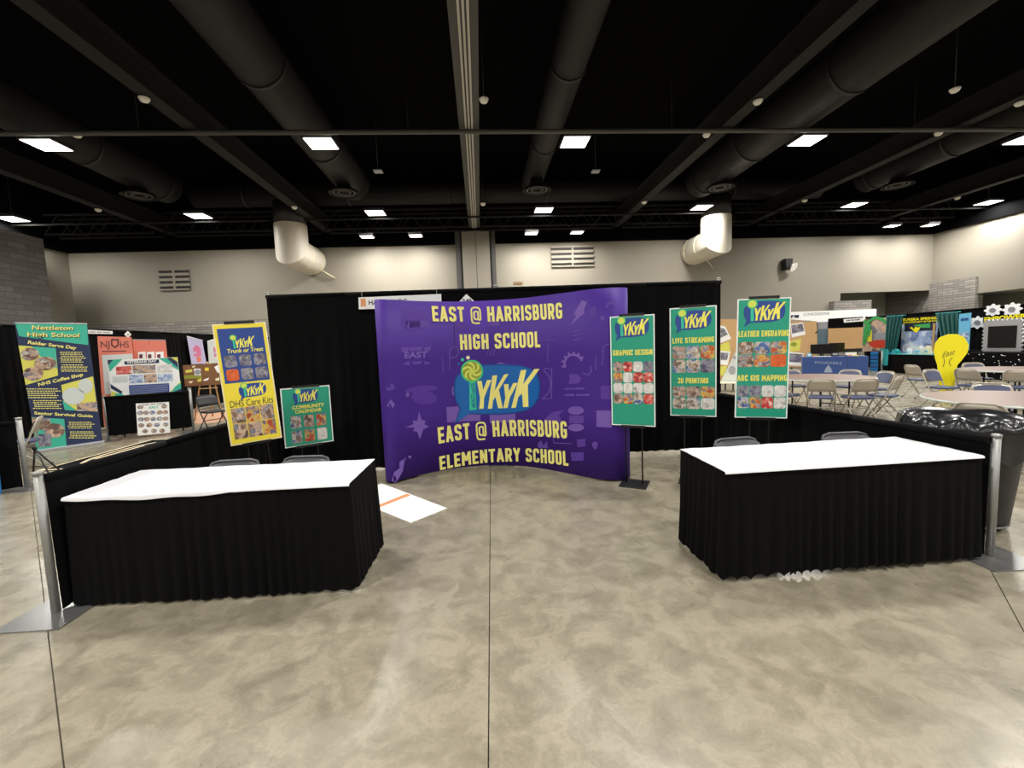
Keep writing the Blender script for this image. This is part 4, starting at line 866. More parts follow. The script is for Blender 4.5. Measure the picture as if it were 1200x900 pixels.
faint_text(t, q(926, 377.3), q(949, 377.5), q(926, 375), -.004, M['greyink']); decal(t, [q(*c) for c in ((955, 390), (958.5, 387), (958.5, 388.5), (956, 391.5))], -.004, M['inkdark'], 'marker_line')
t, q = board('narrow grey-blue panel between the kraft board and the plywood sheet', ((958.5, 378), (970, 377), (970, 404), (958.5, 405)), mat('slate_panel', (96, 122, 134), .6), .25); decal(t, [q(*c) for c in ((958.5, 378), (970, 377), (970, 385), (958.5, 386))], -.003, M['greyink'], 'upper_field')
t, q = board('bare plywood sheet behind the monitors', ((970.5, 385), (1011.5, 383.5), (1010, 408.5), (970.5, 409)), 'wood', .15); decal(t, ell(*q(999, 386.5), .05, .03, 8), -.003, M['kraft'], 'knot'); decal(t, [q(*c) for c in ((989.5, 408.9), (1010, 408), (1010, 412), (989.5, 413))], -.001, M['black'], 'painted_gap_shade')  # black strip under the plywood is a painted shadow gap, not a board
t, q = board('black cloth panel with a small white name sign above the plywood', ((970.5, 373.5), (1011.5, 371), (1011.5, 384.5), (970.5, 386)), 'drape', .22)
decal(t, [q(*c) for c in ((988.5, 374), (1011.5, 372.2), (1011.5, 376.5), (989, 378.2))], -.004, M['paper'], 'name_sign'); faint_text(t, q(992, 376.8), q(1008, 375.4), q(992, 374.8), -.007, M['inkdark'])
# kraft board behind, left of the leather poster, with the white triangle board
fm = Frame((7.2, 7.2), (9.4, 6.0))
t, q = board('kraft board with taped prints seen between two green posters', ((844, 374), (866, 374), (864, 446), (844, 446)), 'kraft', fr=fm)
for cr, m in ((((844, 381), (850, 383), (857, 397), (844, 402)), 'paper'), (((844, 404), (854, 400), (856, 412), (844, 411)), 'bant'), (((844, 411), (856, 412), (853, 428), (844, 427)), 'paper'), (((844, 430), (852, 428), (850, 440), (844, 440)), 'bant')): decal(t, [q(*c) for c in cr], -.003, M[m], 'taped_print')
decal(t, [q(*c) for c in ((844.5, 384), (849, 385), (853, 392), (844.5, 396))], -.006, PH[2], 'photo'); decal(t, [q(*c) for c in ((844.5, 413), (854, 413.5), (852, 422), (844.5, 422))], -.006, PH[2], 'photo')
t, q = board('white slanted display panel leaning beside the kraft board', ((866, 404), (866, 447), (844.5, 447)), 'mapprint', -.06, foot=False, fr=fm)
decal(t, ell(*q(858, 434), .1, .14, 14), -.003, M['greyink'], 'grey_oval'); decal(t, ell(*q(861, 419), .05, .05, 12), -.003, M['greyink'], 'grey_ring')
tb = fm.thing('plain_table', 'pale table carrying the white slanted panel between two green posters', 'table', fm.px(842, 447)[0], -.55); wz = fm.px(868, 447)[0]-fm.px(842, 447)[0]; hz = fm.px(844, 447, -.1)[1]
MB().box(0, wz+.6, 0, .45, hz-.03, hz).build('tabletop', 'foam', tb, bevel=.005)
for u in (.06, wz+.54):
    for y in (.06, .4): MB().tube([(u, y, 0), (u, y, hz-.03)], .016, 8).build('leg', 'darkmetal', tb)
# ---- vine board, green-curtained booth
t, q = board('collage board with green paper vines and orange flower', ((1012.5, 374), (1040, 372), (1039, 411), (1011, 412)), PH[0], -.1, fr=fe)
fl_ = [stroke([q(*c) for c in pts], .07) for pts in ([(1013, 404), (1014, 385), (1018, 377), (1026, 372), (1034, 374), (1039, 378)], [(1013, 376), (1017, 380), (1020, 386), (1018, 394)], [(1016, 399), (1015, 390), (1021, 380)])]
for k, f_ in enumerate(fl_): decal(t, f_, -.02-.012*k, M['vine'], 'paper_vine', .01)
decal(t, [q(*c) for c in ((1015, 388), (1022, 386), (1022, 400), (1016, 401))], -.01, M['yellow'], 'orange_flower'); decal(t, ell(*q(1030, 403), .5, .18, 14), -.01, M['redink'], 'red_patch'); decal(t, [q(*c) for c in ((1025, 391), (1038, 389), (1038, 398), (1026, 399))], -.01, M['greyink'], 'grey_print')
# drink stack
a = onz(1031, 435); t = thing('water_pack_stack', 'stack of blue water bottle packs beside the green curtain', 'water packs', (a.x, a.y, 0), fe.rz)
for k in range(5): box('pack', 'bucket' if k % 2 else 'binblue', t, -.28, .28, -.2, .2, k*.165, k*.165+.155, bevel=.03)
box('clear_base', 'mapprint', t, -.3, .3, -.22, .22, .0, .004)
bt = thing('curtained_booth_table', 'black-skirted table of the green-curtained booth with teal top cloth', 'table', (15.75, 10.75, 0), -PI/2, None)
box('tabletop', 'tabletop', bt, 0, 1.95, 0, .7, .7, .735); cloth([(0, .7), (0, -.01), (1.95, -.01), (1.95, .7)], .02, .73, .01, .03, .14, step=.03, rows=3, seed=77).build('skirt', 'skirt', bt)
box('top_cloth', 'tealcloth', bt, -.01, 1.96, -.02, .71, .736, .748)
cloth([(-.2, .2), (-.15, -.1), (.28, -.12)], .3, .95, .02, .09, .2, step=.03, rows=5, seed=5).build('draped_scarf', 'tealcloth', bt)
t, q = board('large bluish mural backdrop of the green-curtained booth', ((1057, 380), (1099, 377), (1096, 414), (1055, 414)), PH[7], -.12, fr=fe); decal(t, [q(*c) for c in ((1060, 379), (1097, 376.8), (1097, 387), (1060, 388.5))], -.004, M['inkdark'], 'dark_header'); decal(t, [q(*c) for c in ((1066, 384), (1069, 383), (1071, 386), (1073, 382.5), (1076, 384), (1079, 383), (1077, 387), (1073, 390), (1070, 387))], -.008, M['bulb'], 'bee_emblem'); decal(t, [q(*c) for c in ((1070, 381), (1090, 379), (1090, 384), (1080, 384))], -.007, M['vine'], 'green_leafage')
decal(t, [q(*c) for c in ((1094, 379), (1097, 378.8), (1094.5, 412), (1092, 412))], -.02, M['wood'], 'side_pole')
t, q = wall_sign(fe, 'school_name_banner', 'black banner with two lines of yellow school lettering between green curtains', 'banner', ((1057.5, 372.5), (1101, 369.5), (1101, 378), (1057.5, 380)), 'black', -.03, .02)
text_on(t, 'EUREKA SPRINGS', q(1058.5, 376.2), q(1100, 374), q(1058.5, 373.3), -.004, M['bulb'], bold=.035); text_on(t, 'ELEMENTARY SCHOOL', q(1058.5, 379.2), q(1099, 377.4), q(1058.5, 377), -.004, M['bulb'], bold=.03)
for nm, top, bot, lb in ((1, ((1040, 371), (1060, 369.5)), ((1039, 412), (1050, 412)), 'left'), (2, ((1098, 367.5), (1124, 366)), ((1105, 396), (1125, 394)), 'right')):
    A = [fe.px(*c, -.35) for c in top]; B_ = [fe.px(*c, -.35) for c in bot]
    t = fe.thing('satin_curtain', 'dark green satin curtain at the %s of the bee mural' % lb, 'curtain', A[0][0], -.35, 0, 'green satin curtains'); W0 = A[1][0]-A[0][0]; mb = MB(); nx, nz = 40, 10; vs = []
    for k in range(nz+1):
        s_ = k/nz; l = (A[0][0]*(1-s_)+B_[0][0]*s_)-A[0][0]; r_ = (A[1][0]*(1-s_)+B_[1][0]*s_)-A[0][0]; z = A[0][1]*(1-s_)+B_[0][1]*s_
        for i in range(nx+1): f_ = i/nx; vs.append((l+(r_-l)*f_, -.06*math.sin(f_*28+s_)-.03, z))
    mb.add(vs, [(k*(nx+1)+i, (k+1)*(nx+1)+i, (k+1)*(nx+1)+i+1, k*(nx+1)+i+1) for k in range(nz) for i in range(nx)], True); mb.build('cloth', 'curtain', t)
    MB().tube([(-.05, 0, A[0][1]), (W0+.05, 0, A[0][1])], .02, 8).build('rod', 'tealcloth', t)
    MB().tube([(W0/2, .08, 0), (W0/2, .02, A[0][1])], .015, 8).build('support_pole', 'darkmetal', t)
for i, (x0, x1, y, m, nm, lb) in enumerate(((1063, 1068, 408, 'paper', 'paper_card', 'white card standing on the teal-topped table'), (1070, 1081, 405.5, 'mapprint', 'craft_model', 'pale craft model on the teal-topped table'), (1083, 1089, 405, 'foam', 'white_vase', 'cream vase-like model on the teal-topped table'), (1044, 1052, 409, 'tealcloth', 'teal_basket', 'teal basket on the left of the teal-topped table'))):
    P0 = onx(x0, y, 16.05); P1 = onx(x1, y, 16.05); t = thing(nm, lb, 'craft item' if i else 'card', (16.05, P0.y, .748), -PI/2); w_ = P0.y-P1.y; hh = P0.z-.748
    MB().prism([(0, 0), (w_, 0), (w_*.85, hh*.6), (w_*.6, hh), (w_*.25, hh*.9), (w_*.1, hh*.5)] if i else [(0, 0), (w_, 0), (w_, hh), (0, hh)], 0, .15 if i else .05).build('body', m, t); MB().box(w_*.2, w_*.7, -.01, 0, hh*.2, hh*.45).build('mark', 'skyblue', t)
t, q = board('tall sky-blue banner right of the green curtain', ((1124, 368), (1137.5, 366.5), (1134, 428), (1122, 428)), 'skyblue', -.5, fr=fe, foot=True)
decal(t, [q(*c) for c in ((1125, 390), (1136, 389), (1135.5, 398), (1124.5, 398))], -.004, PH[7], 'photo'); decal(t, [q(*c) for c in ((1124, 412), (1134.5, 412), (1133.5, 425), (1123, 425))], -.004, M['bteal'], 'teal_field'); faint_text(t, q(1126, 377), q(1135, 376), q(1126, 373), -.004, M['bluedk'], words=(.5, .5))
# ---- EMPOWER booth
t, q = wall_sign(fe, 'empower_lettering', 'yellow EMPOWER lettering on the black drape at the right edge', 'lettering', ((1152, 371), (1205, 367.5), (1205, 375), (1152, 378)), 'black', -.02, .01)
text_on(t, 'EMPOWER', q(1153.5, 377), q(1203, 372.5), q(1153.5, 372), -.006, M['bulb'], bold=.04)
P = [fe.px(*c, -1.0) for c in ((1152, 377), (1195, 374), (1193, 411), (1152, 413))]; u0, v0 = P[3][0], .865; W0 = P[1][0]-P[0][0]; H0 = P[0][1]-v0
t = fe.thing('framed_television', 'black television in a silver scalloped frame on the dotted table', 'television', u0, -1.0, .865)
sc = []
for cx, cy, k0, k1, nn in ((0, 0, 0, 1, 7),):
    for i in range(8): sc.append((W0*i/8, 0))
    for i in range(8): sc += [(W0+.06*math.sin(PI*(j/3)), H0*i/8+H0/8*j/3) for j in range(3)]
    for i in range(8): sc += [(W0-W0*i/8-W0/8*j/3, H0+.07*math.sin(PI*(j/3))) for j in range(3)]
    for i in range(8): sc += [(-.06*math.sin(PI*(j/3)), H0-H0*i/8-H0/8*j/3) for j in range(3)]
MB().prism(sc, 0, .06).build('scalloped_frame', 'silverframe', t); MB().box(W0*.13, W0*.9, -.02, 0, H0*.12, H0*.83).build('screen', 'screen', t); MB().box(W0*.3, W0*.7, -.05, .2, -.02, 0).build('foot', 'black', t)
et = thing('dotted_cloth_table', 'table under a black cloth with white dots at the right edge', 'table', (15.6, 7.6, 0), -PI/2); box('tabletop', 'tabletop', et, 0, 2.0, 0, .9, .82, .855)
MB().box(-.02, 2.02, -.02, .92, .01, .86).build('cloth', 'drape', et, bevel=.02)
rd = random.Random(9); mb = MB()
for k in range(90): x, z, r_ = rd.uniform(.03, 1.97), rd.uniform(.05, .83), rd.uniform(.012, .024); mb.add([(a_, -.024, b_) for a_, b_ in ell(x, z, r_, r_*.7, 8)], [tuple(range(8))])
tag(mb.build('white_dots', 'dot', et), kind='stuff')
for i, (x, y, r_, lb) in enumerate(((1146, 378, .2, 'leftmost'), (1164, 363.5, .19, 'second from left'), (1186.5, 362.5, .2, 'third from left, highest'), (1197, 377, .2, 'beside the lettering end'), (1198.5, 393, .16, 'lowest, by the television frame'))):
    u, v = fe.px(x, y, .09); t = fe.thing('paper_flower', 'white paper flower with grey heart on the black drape, '+lb, 'paper flower', u, .09, v, 'paper flowers of the EMPOWER booth')
    MB().prism([(r_*(1+.16*math.cos(8*a_))*math.cos(a_)*1.25, r_*(1+.16*math.cos(8*a_))*math.sin(a_)) for a_ in [2*PI*k/48 for k in range(48)]], -.02, 0).build('petals', 'petal', t); MB().prism(ell(0, 0, r_*.5, r_*.42, 16), -.04, -.02).build('heart', 'flowerheart', t)
t = thing('side_rail', 'short silver post with low black drape left of the dotted table', 'drape', (15.3, 7.75, 0)); upright(t, 0, 0, .93); drape_run(t, (.03, 0), (1.9, 0), .02, .91, 2, 60, side=1)
t = thing('side_rail', 'silver post with low dark drape right of the blue cloth table', 'drape', (14.66, 9.74, 0)); upright(t, 0, 0, .93); drape_run(t, (.02, .03), (.22, .4), .02, .91, 2, 61, side=1)
# ================================================================== LEFT BACKGROUND
FLR = Frame((-9.7, 0), (-9.7, 11))
t = thing('pipe_and_drape', 'black drape line behind the coral banners and corkboard on the left', 'drape', (-9.75, 0, 0))
for y in (1.0, 4.1, 7.2, 10.3, 13.2): upright(t, 0, y, 2.48)
for k in range(4): drape_run(t, (.03, 1.0+3.05*k), (.03, 4.05+3.05*k), .03, 2.44, 3, 80+k, side=1)
t, q = wall_sign(FLR, 'booth_name_sign', 'white strip name sign on the drape right of the teal and navy banner', 'sign', ((103, 386.5), (132, 388), (132, 391.5), (103, 391)), 'paper', -.06, .01); faint_text(t, q(105, 390), q(129, 390.6), q(105, 388), -.004, M['greyink'])
t, q = wall_sign(FLR, 'booth_number_sign', 'white pointed booth number sign above the coral banners', 'sign', ((150, 388), (154, 392), (150, 396), (146, 392)), 'paper', -.06, .01); faint_text(t, q(148, 393), q(152, 393.1), q(148, 391), -.004, M['greyink'], words=(1,))
# teal and navy roll-up banner
a, b = onz(44, 530.5), onz(120, 519.5); fn = Frame(a.to_2d(), b.to_2d())
t = fn.thing('rollup_banner', 'tall teal and navy roll-up banner with yellow headings at the far left', 'banner')
q = fn.px
cor = ((17, 378.5), (102, 379.5), (120.5, 518), (44, 529)); MB().prism([(q(*c)[0], max(.03, q(*c)[1])) for c in cor], 0, .004).build('printed_sheet', 'navy', t); tp = t
box('base_cassette', 'silverframe', t, -.03, fn.w+.03, -.06, .08, 0, .055, bevel=.01); MB().tube([(q(17, 378.5)[0], .0, q(17, 378.5)[1]), (q(102, 379.5)[0], 0, q(102, 379.5)[1])], .012, 8).build('top_rail', 'silverframe', t)
MB().tube([(fn.w/2-.2, .05, .05), (fn.w/2-.2, .01, 2.35)], .01, 8).build('rear_pole', 'darkmetal', t)
Z5 = lambda x, y: q(x/5, 360+y/5)
def zd(pts, m, nm, y=-.003): return decal(tp, [Z5(*p) for p in pts], y, M[m] if isinstance(m, str) else m, nm)
zd([(90, 95), (510, 97), (517, 222), (112, 170)], 'bteal', 'teal_header')
for body, bl, br, tl in (('Nettleton', (187, 132), (428, 134), (187, 106)), ('High School', (160, 172), (465, 176), (160, 146))):
    text_on(tp, body, Z5(bl[0]+4, bl[1]+4), Z5(br[0]+4, br[1]+4), Z5(tl[0]+4, tl[1]+4), -.005, M['inkdark'], bold=.03); text_on(tp, body, Z5(*bl), Z5(*br), Z5(*tl), -.007, M['lemonb'], bold=.02)
for body, bl, br, tl in (('Raider Serve Day', (162, 214), (446, 248), (166, 194)), ('NHS Coffee Shop', (226, 464), (488, 402), (222, 444)), ('Senior Survival Guide', (200, 628), (544, 646), (200, 610))): text_on(tp, body, Z5(*bl), Z5(*br), Z5(*tl), -.005, M['lemonb'], bold=.03)
zd([(108, 224), (326, 240), (340, 400), (150, 456)], 'bant', 'lime_field'); zd([(185, 230), (326, 240), (334, 360), (250, 300)], 'bteal', 'teal_patch', -.005)
for c, rx, ry in (((175, 275), 55, 38), ((265, 330), 66, 40), ((195, 390), 60, 40)): zd(ell(*c, rx, ry, 20), PH[0], 'round_photo', -.007)
zd([(358, 456), (545, 405), (572, 612), (382, 602)], 'bant', 'lime_field'); zd([(364, 545), (450, 606), (380, 603)], 'bteal', 'teal_patch', -.005); zd(ell(430, 520, 66, 50, 20), 'mapprint', 'pale_shape', -.006); zd(ell(500, 462, 42, 44, 18), 'mapprint', 'pale_shape', -.006); zd([(450, 565), (568, 552), (570, 610), (452, 608)], PH[0], 'round_photo', -.008)
zd([(184, 644), (376, 655), (390, 812), (215, 840)], 'bteal', 'teal_patch'); zd([(186, 646), (295, 650), (300, 705), (196, 730)], PH[0], 'round_photo', -.005); zd(ell(318, 722, 62, 42, 20), PH[0], 'round_photo', -.006); zd([(220, 745), (300, 740), (300, 815), (225, 820)], PH[2], 'round_photo', -.007)
def body_text(x0, x1, y0, y1, n, seed, y=-.005, m='lemonb'):
    r_ = random.Random(seed); mb = MB()
    for k in range(n):
        yy = y0+(y1-y0)*k/n; h = (y1-y0)/n*.42; a_ = x0+r_.uniform(0, .06)*(x1-x0); e_ = x1-r_.uniform(0, .2)*(x1-x0); g = a_
        while g < e_: w_ = r_.uniform(6, 18); w_ = min(w_, e_-g); mb.prism([Z5(g, yy+h), Z5(g+w_, yy+h), Z5(g+w_, yy), Z5(g, yy)], y, y+.001); g += w_+4
    return tag(mb.build('body_text', m, tp), kind='stuff')
body_text(350, 505, 262, 330, 6, 1); body_text(352, 520, 336, 384, 4, 2); body_text(152, 360, 476, 540, 5, 3); body_text(192, 365, 545, 602, 5, 4); body_text(396, 560, 672, 716, 4, 5); body_text(402, 575, 728, 775, 4, 6)
# low draped front with table, veterans board, coral banners
a, b = onz(128, 517), onz(227, 505.5); fv = Frame(a.to_2d(), b.to_2d())
t = fv.thing('side_rail', 'low black draped front carrying the white sheet of round photos', 'drape'); upright(t, fv.w, 0, .97, r=.03); upright(t, 0, 0, .93)
drape_run(t, (.02, -.02), (fv.w-.03, -.02), .1, .92, 2, 70, side=1)
t = fv.thing('display_table', 'black topped table behind the low draped front holding the Veterans Day board', 'table', .1, .3); box('tabletop', 'black', t, 0, fv.w-.2, 0, .6, .72, .75)
for u in (.1, fv.w-.3):
    for y in (.06, .54): MB().tube([(u, y, 0), (u, y, .72)], .014, 8).build('leg', 'darkmetal', t)
t, q = wall_sign(fv, 'photo_sheet', 'white sheet of small round photos pinned to the low black drape', 'poster', ((159, 473), (198, 471), (199.5, 507), (161.5, 510.5)), 'paper', -.09, .004)
faint_text(t, q(167, 475.5), q(194, 474), q(167, 473.2), -.003, M['greyink']); text_on(t, 'EAST', q(175, 479), q(186, 478.4), q(175, 476), -.003, M['bteal'])
for j, (row, yy) in enumerate((((164.5, 192.5), 476.5), ((164, 171, 178.5, 187, 193.5), 483.5), ((165, 172, 179.5, 187, 194), 491), ((165.5, 175, 184, 194), 498), ((170, 180.5, 190), 505))):
    for x in row: decal(t, ell(*q(x, yy+(x-179)*-.03), .05, .045, 14), -.003, PH[(j+int(x)) % 2], 'round_photo')
t, q = wall_sign(fv, 'veterans_day_board', 'wide white Veterans Day board with coloured diagonal corners on the low table', 'display board', ((126, 422), (208, 418.5), (212.5, 460.5), (130.5, 466.5)), 'paper', .45, .01)
V = lambda pts, m, nm, y=-.003: decal(t, [q(100+x*160/900, 370+y_*160/900) for x, y_ in pts], y, M[m] if isinstance(m, str) else m, nm)
V([(147, 292), (245, 285), (160, 370)], 'bteal', 'corner_band'); V([(147, 292), (185, 289), (150, 325)], 'navy', 'corner_band', -.005); V([(480, 280), (605, 275), (615, 360)], 'bteal', 'corner_band'); V([(535, 278), (605, 273), (612, 345)], 'navy', 'corner_band', -.005); V([(565, 276), (606, 273), (609, 305)], 'bant', 'corner_band', -.007)
V([(165, 450), (245, 500), (235, 515), (170, 480)], 'navy', 'corner_band'); V([(170, 495), (290, 535), (172, 543)], 'bant', 'corner_band'); V([(195, 515), (245, 510), (250, 538), (200, 540)], 'bteal', 'corner_band', -.005); V([(550, 510), (628, 430), (634, 512)], 'bant', 'corner_band'); V([(590, 470), (630, 440), (633, 512), (560, 514)], 'bteal', 'corner_band', -.005); V([(575, 505), (632, 480), (634, 512)], 'navy', 'corner_band', -.007)
V([(258, 300), (485, 288), (487, 312), (258, 322)], 'navy', 'title_bar'); text_on(t, 'VETERANS DAY', q(100+272*.1778, 370+316*.1778), q(100+470*.1778, 370+306*.1778), q(100+272*.1778, 370+300*.1778), -.006, M['paper'], bold=.03)
for x0, y0, x1, y1, m in ((202, 336, 305, 388, 5), (312, 328, 462, 380, 0), (472, 322, 570, 376, 4), (288, 392, 380, 446, 7), (386, 386, 470, 442, 0), (476, 386, 576, 436, 7)): V([(x0, y0), (x1, y0-5), (x1+2, y1-5), (x0+2, y1)], PH[m], 'photo', -.004)
V([(287, 458), (552, 444), (555, 522), (292, 534)], 'posterblue', 'blue_text_field'); V([(178, 402), (278, 398), (280, 436), (182, 440)], 'mapprint', 'small_print')
for k in range(6): V([(295, 466+k*10), (545, 453+k*10), (545, 456+k*10), (295, 469+k*10)], 'greyink', 'text_line', -.005)
for u in (.25, .95): MB().box(u, u+.02, .01, .25, 0, .02).build('easel_foot', 'black', t)
# coral banners
t, q = wall_sign(fv, 'rollup_banner', 'coral banner with dark letters and crest behind the Veterans Day board', 'banner', ((114, 394), (154, 395), (166, 497), (122, 500)), 'coral', .95, .005, 'printed_sheet'); u_, v_ = q(122, 500); lo = fv.px(122, 500, .95)[1]
MB().box(u_, q(166, 497)[0], -.05, .08, -lo if lo > 0 else 0, -lo+.05 if lo > 0 else .05).build('base_cassette', 'silverframe', t)
MB().tube([((u_+q(166, 497)[0])/2, .04, -lo), ((u_+q(166, 497)[0])/2, .01, q(134, 396)[1])], .012, 8).build('rear_pole', 'darkmetal', t)
NV = lambda x, y: q(100+x*.1778, 370+y*.1778)
text_on(t, 'NJ', NV(102, 212), NV(160, 208), NV(100, 168), -.003, M['maroon'], bold=.0); text_on(t, 'HS', NV(232, 212), NV(288, 212), NV(230, 168), -.003, M['maroon'], bold=.0)
decal(t, [NV(*p) for p in ((168, 155), (220, 152), (222, 195), (196, 215), (170, 197))], -.003, M['maroon'], 'crest'); decal(t, [NV(*p) for p in ((178, 165), (210, 163), (212, 190), (195, 203), (180, 192))], -.005, M['coral'], 'crest_field'); decal(t, [NV(*p) for p in ((110, 232), (270, 230), (270, 236), (110, 238))], -.003, M['maroon'], 'text_line')
decal(t, [NV(*p) for p in ((108, 260), (310, 250), (318, 500), (130, 520))], -.003, M['mapprint'], 'pale_cloud')
t, q = wall_sign(fv, 'rollup_banner', 'plain coral banner with three small squares right of the crested one', 'banner', ((155, 397.5), (194, 398), (204, 496), (166, 498)), 'coral', 1.15, .005, 'printed_sheet'); lo = fv.px(166, 498, 1.15)[1]; u_ = q(166, 498)[0]; u2 = q(204, 496)[0]
MB().box(u_, u2, -.05, .08, -lo, -lo+.05).build('base_cassette', 'silverframe', t); MB().tube([((u_+u2)/2, .04, -lo), ((u_+u2)/2, .01, q(175, 398)[1])], .012, 8).build('rear_pole', 'darkmetal', t); decal(t, [q(155, 397.5), q(194, 398), q(194, 399), q(155, 398.5)], -.004, M['greyink'], 'top_rail')
for x0 in (347, 405, 465): decal(t, [NV(x0, 240), NV(x0+50, 236), NV(x0+52, 282), NV(x0+2, 286)], -.004, M['petal'], 'white_square'); decal(t, [NV(x0+8, 255), NV(x0+30, 253), NV(x0+31, 280), NV(x0+9, 282)], -.006, M['maroon'], 'small_crest')
# hanging prints, corkboard on easel, chair, carpet, mat
for cr, m, lb in ((((219, 394), (237, 399), (242, 426), (224.5, 427)), 'violet', 'left'), (((243, 400), (256, 396), (262, 425), (245, 426)), 'mapprint', 'right, half behind the yellow poster')):
    t, q = wall_sign(FLR, 'hanging_print', 'pale painted cloth print hung on the drape, '+lb, 'print', cr, m, -.12, .004, 'cloth', 'cloth prints hung on the left drape')
    x0 = cr[0][0]; decal(t, [q(x0+7, 408), q(x0+11, 404), q(x0+16, 408), q(x0+17, 417), q(x0+8, 418)], -.003, M['pink'], 'pink_house'); decal(t, [q(x0+8, 412), q(x0+11, 412), q(x0+11, 415), q(x0+8, 415)], -.005, M['violet'], 'house_window'); decal(t, ell(*q(x0+14, 421), .12, .1, 10), -.003, M['coral'], 'pink_flower')
    MB().tube([(q(*cr[0])[0], 0, q(*cr[0])[1]), (q(*cr[1])[0], -.01, q(*cr[1])[1])], .012, 6).build('string', 'petal', t)
a, b = onz(226, 494), onz(276, 489); fc = Frame(a.to_2d(), b.to_2d())
t = fc.thing('easel', 'pale wooden easel holding the corkboard', 'easel'); g = fc.px
for x0, y0, x1, y1 in ((228, 493, 234, 452), (261, 489, 252, 450)): MB().tube([(g(x0, y0)[0], -.02, 0), (g(x1, y1)[0], .02, g(x1, y1)[1]), (g((x0*.0+243), 424)[0]+(g(x1, y1)[0]-g(243, 424)[0])*.35, .04, g(243, 426)[1])], .018, 8).build('leg', 'wood', t)
MB().tube([(g(243, 450)[0], .75, 0), (g(243, 424)[0], .06, g(243, 424)[1])], .018, 8).build('rear_leg', 'wood', t); MB().box(g(232, 453)[0], g(255, 453)[0], -.05, .02, g(243, 454.5)[1]-.02, g(243, 454.5)[1]).build('ledge', 'wood', t)
t, q = wall_sign(fc, 'corkboard', 'brown corkboard with pinned notes on the wooden easel', 'corkboard', ((214, 428), (264, 425.5), (266, 450), (217, 453)), 'cork', -.06, .02, 'cork_sheet')
for cr, m in ((((217, 434), (225, 432.5), (225.5, 436), (218, 437)), 'bant'), (((227, 432), (235, 432), (235.5, 440), (228, 440)), 'petal'), (((215.5, 440), (236, 439), (236.5, 443), (216, 444)), 'olive'), (((240, 431), (244.5, 430.7), (244.8, 434.3), (240.2, 434.7)), 'yellow'), (((251, 430), (257, 427), (258, 436), (255, 437)), 'petal'), (((231, 445), (236, 443), (236, 447), (232, 447.5)), 'bant'), (((238, 445), (245, 442.5), (244, 445.5), (239, 446.5)), 'petal'), (((221, 447), (226, 446.5), (225, 449), (222, 449)), 'foam'), (((225, 429.5), (229, 428), (228, 430.5), (226, 431)), 'foam'), (((252, 444), (257, 442), (257, 446), (253, 446)), 'foam')): decal(t, [q(*c) for c in cr], -.003, M[m], 'pinned_note')
decal(t, ell(*q(231.5, 436), .07, .07, 10), -.006, M['greyink'], 'note_drawing')
cbk = folding_chair('folding_chair', 'black folding chair in front of the easel beside the low draped front', 'chairblk', 'chairblk', 'chairblk', 'black folding chairs on the left'); p = onz(252, 505); cbk.location = (p.x, p.y, 0); cbk.rotation_euler = (0, 0, -PI/2-.5)
o = MB().box(-9.45, -7.2, 5.1, 8.0, 0, .006).build('carpet', 'carpet'); tag(o, 'tan carpet on the floor under the easel', 'carpet')
t = thing('floor_mat', 'black floor mat with gold border and oval emblem behind the left rail', 'mat', (-7.2, .82, 0), 0); box('mat_body', 'matnavy', t, 0, 1.75, 0, 2.3, 0, .008)
def flat(P, z, m, nm): mb = MB(); mb.add([(x, y, z) for x, y in P], [tuple(range(len(P)))]); return mb.build(nm, m, t)
for x0, x1, y0, y1 in ((.02, 1.73, .02, .08), (.02, 1.73, 2.22, 2.28), (.02, .08, .08, 2.22), (1.67, 1.73, .08, 2.22)): flat([(x0, y0), (x1, y0), (x1, y1), (x0, y1)], .0095, 'gold', 'gold_border')
flat(ell(.52, 1.15, .36, .88, 36), .0095, 'gold', 'oval_ring'); flat(ell(.52, 1.15, .29, .8, 36), .011, 'matnavy', 'oval_field')
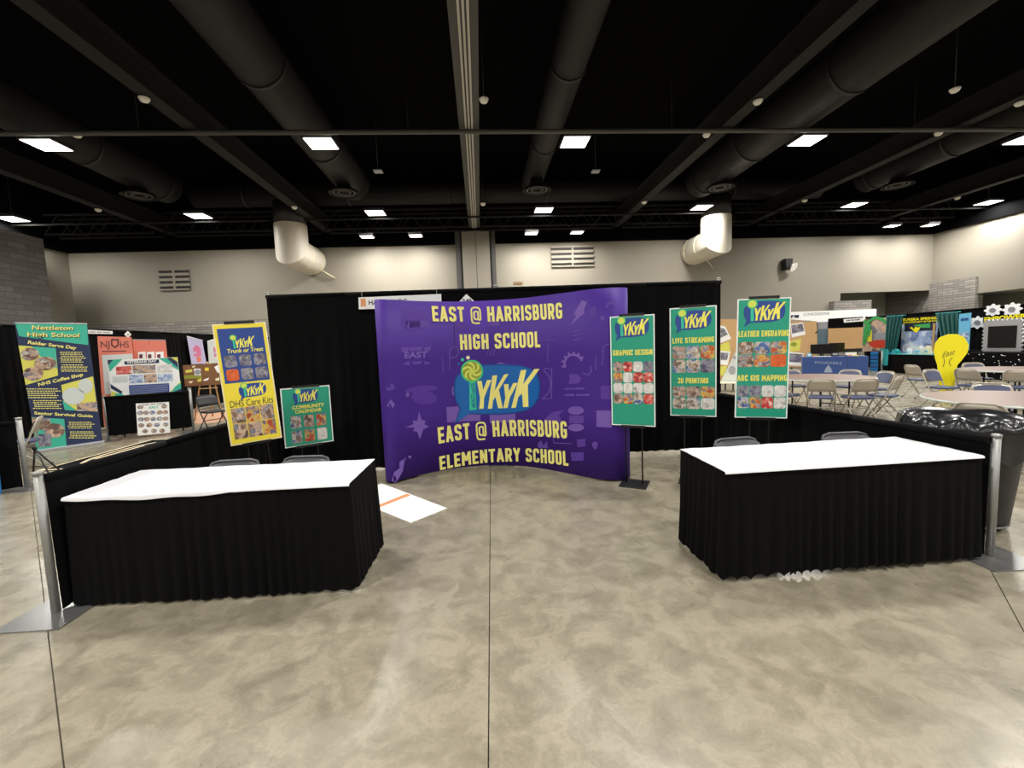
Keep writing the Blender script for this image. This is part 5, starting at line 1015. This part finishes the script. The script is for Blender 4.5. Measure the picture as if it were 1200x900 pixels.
for k in range(4): flat([(.3+.12*k, .65), (.37+.12*k, .65), (.41+.12*k, 1.65), (.34+.12*k, 1.65)], .0125, 'gold', 'emblem_stripe')
# left picture edge
t = thing('side_rail', 'low black draped rail with silver post at the left picture edge', 'drape', (0, 0, 0)); upright(t, -6.36, -.07, .93, r=.03); drape_run(t, (-8.2, -.95), (-6.39, -.1), .02, .9, 2, 90, side=1)
t = thing('recycling_bin', 'bright blue bin cut by the left picture edge', 'bin', (-6.68, -.5, 0), .44)
MB().add([(x*s_, y*s_, z) for z, s_ in ((0, .96), (.66, 1), (.66, 1.03), (.7, 1.03)) for x, y in ((-.3, -.12), (.3, -.12), (.3, .12), (-.3, .12))], [(3, 2, 1, 0)]+[(r*4+i, r*4+(i+1) % 4, r*4+4+(i+1) % 4, r*4+4+i) for r in range(3) for i in range(4)]+[(12, 13, 14, 15)]).build('tub', 'binblue', t, bevel=.02); box('lid', 'binblue', t, -.32, .32, -.14, .14, .7, .735, bevel=.015)
t = thing('cloth_table', 'black clothed table with white paper on it behind the left edge rail', 'table', (-9.05, .3, 0), .75); box('tabletop', 'black', t, -.9, .9, -.38, .38, .87, .9); cloth([(-.9, .38), (-.9, -.38), (.9, -.38), (.9, .38)], .02, .9, .008, .03, .14, step=.03, rows=4, seed=91).build('cloth', 'skirt', t); box('paper_sheet', 'paper', t, .1, .8, -.36, .1, .9, .905)
t = thing('display_easel', 'short black tripod easel right of the silver post at the left edge', 'easel', (-6.47, .2, 0))
for dx, dy in ((-.2, .1), (.24, -.06), (.05, .3)): MB().tube([(dx, dy, 0), (-.12, .1, .45)], .011, 8).build('leg', 'black', t)
MB().lathe([(.02, .43), (.03, .47), (.01, .49)], 10, (-.12, .1)).build('hub', 'black', t); MB().tube([(-.14, .1, .2), (.1, .02, .2)], .008, 6).build('brace', 'black', t)
o = copy_tree(cb); o.location = (-7.5, 1.0, 0); o.rotation_euler = (0, 0, 2.2); o['label'] = 'beige folding chair half hidden behind the silver post at the left edge'; o['group'] = 'folding chairs on the left'
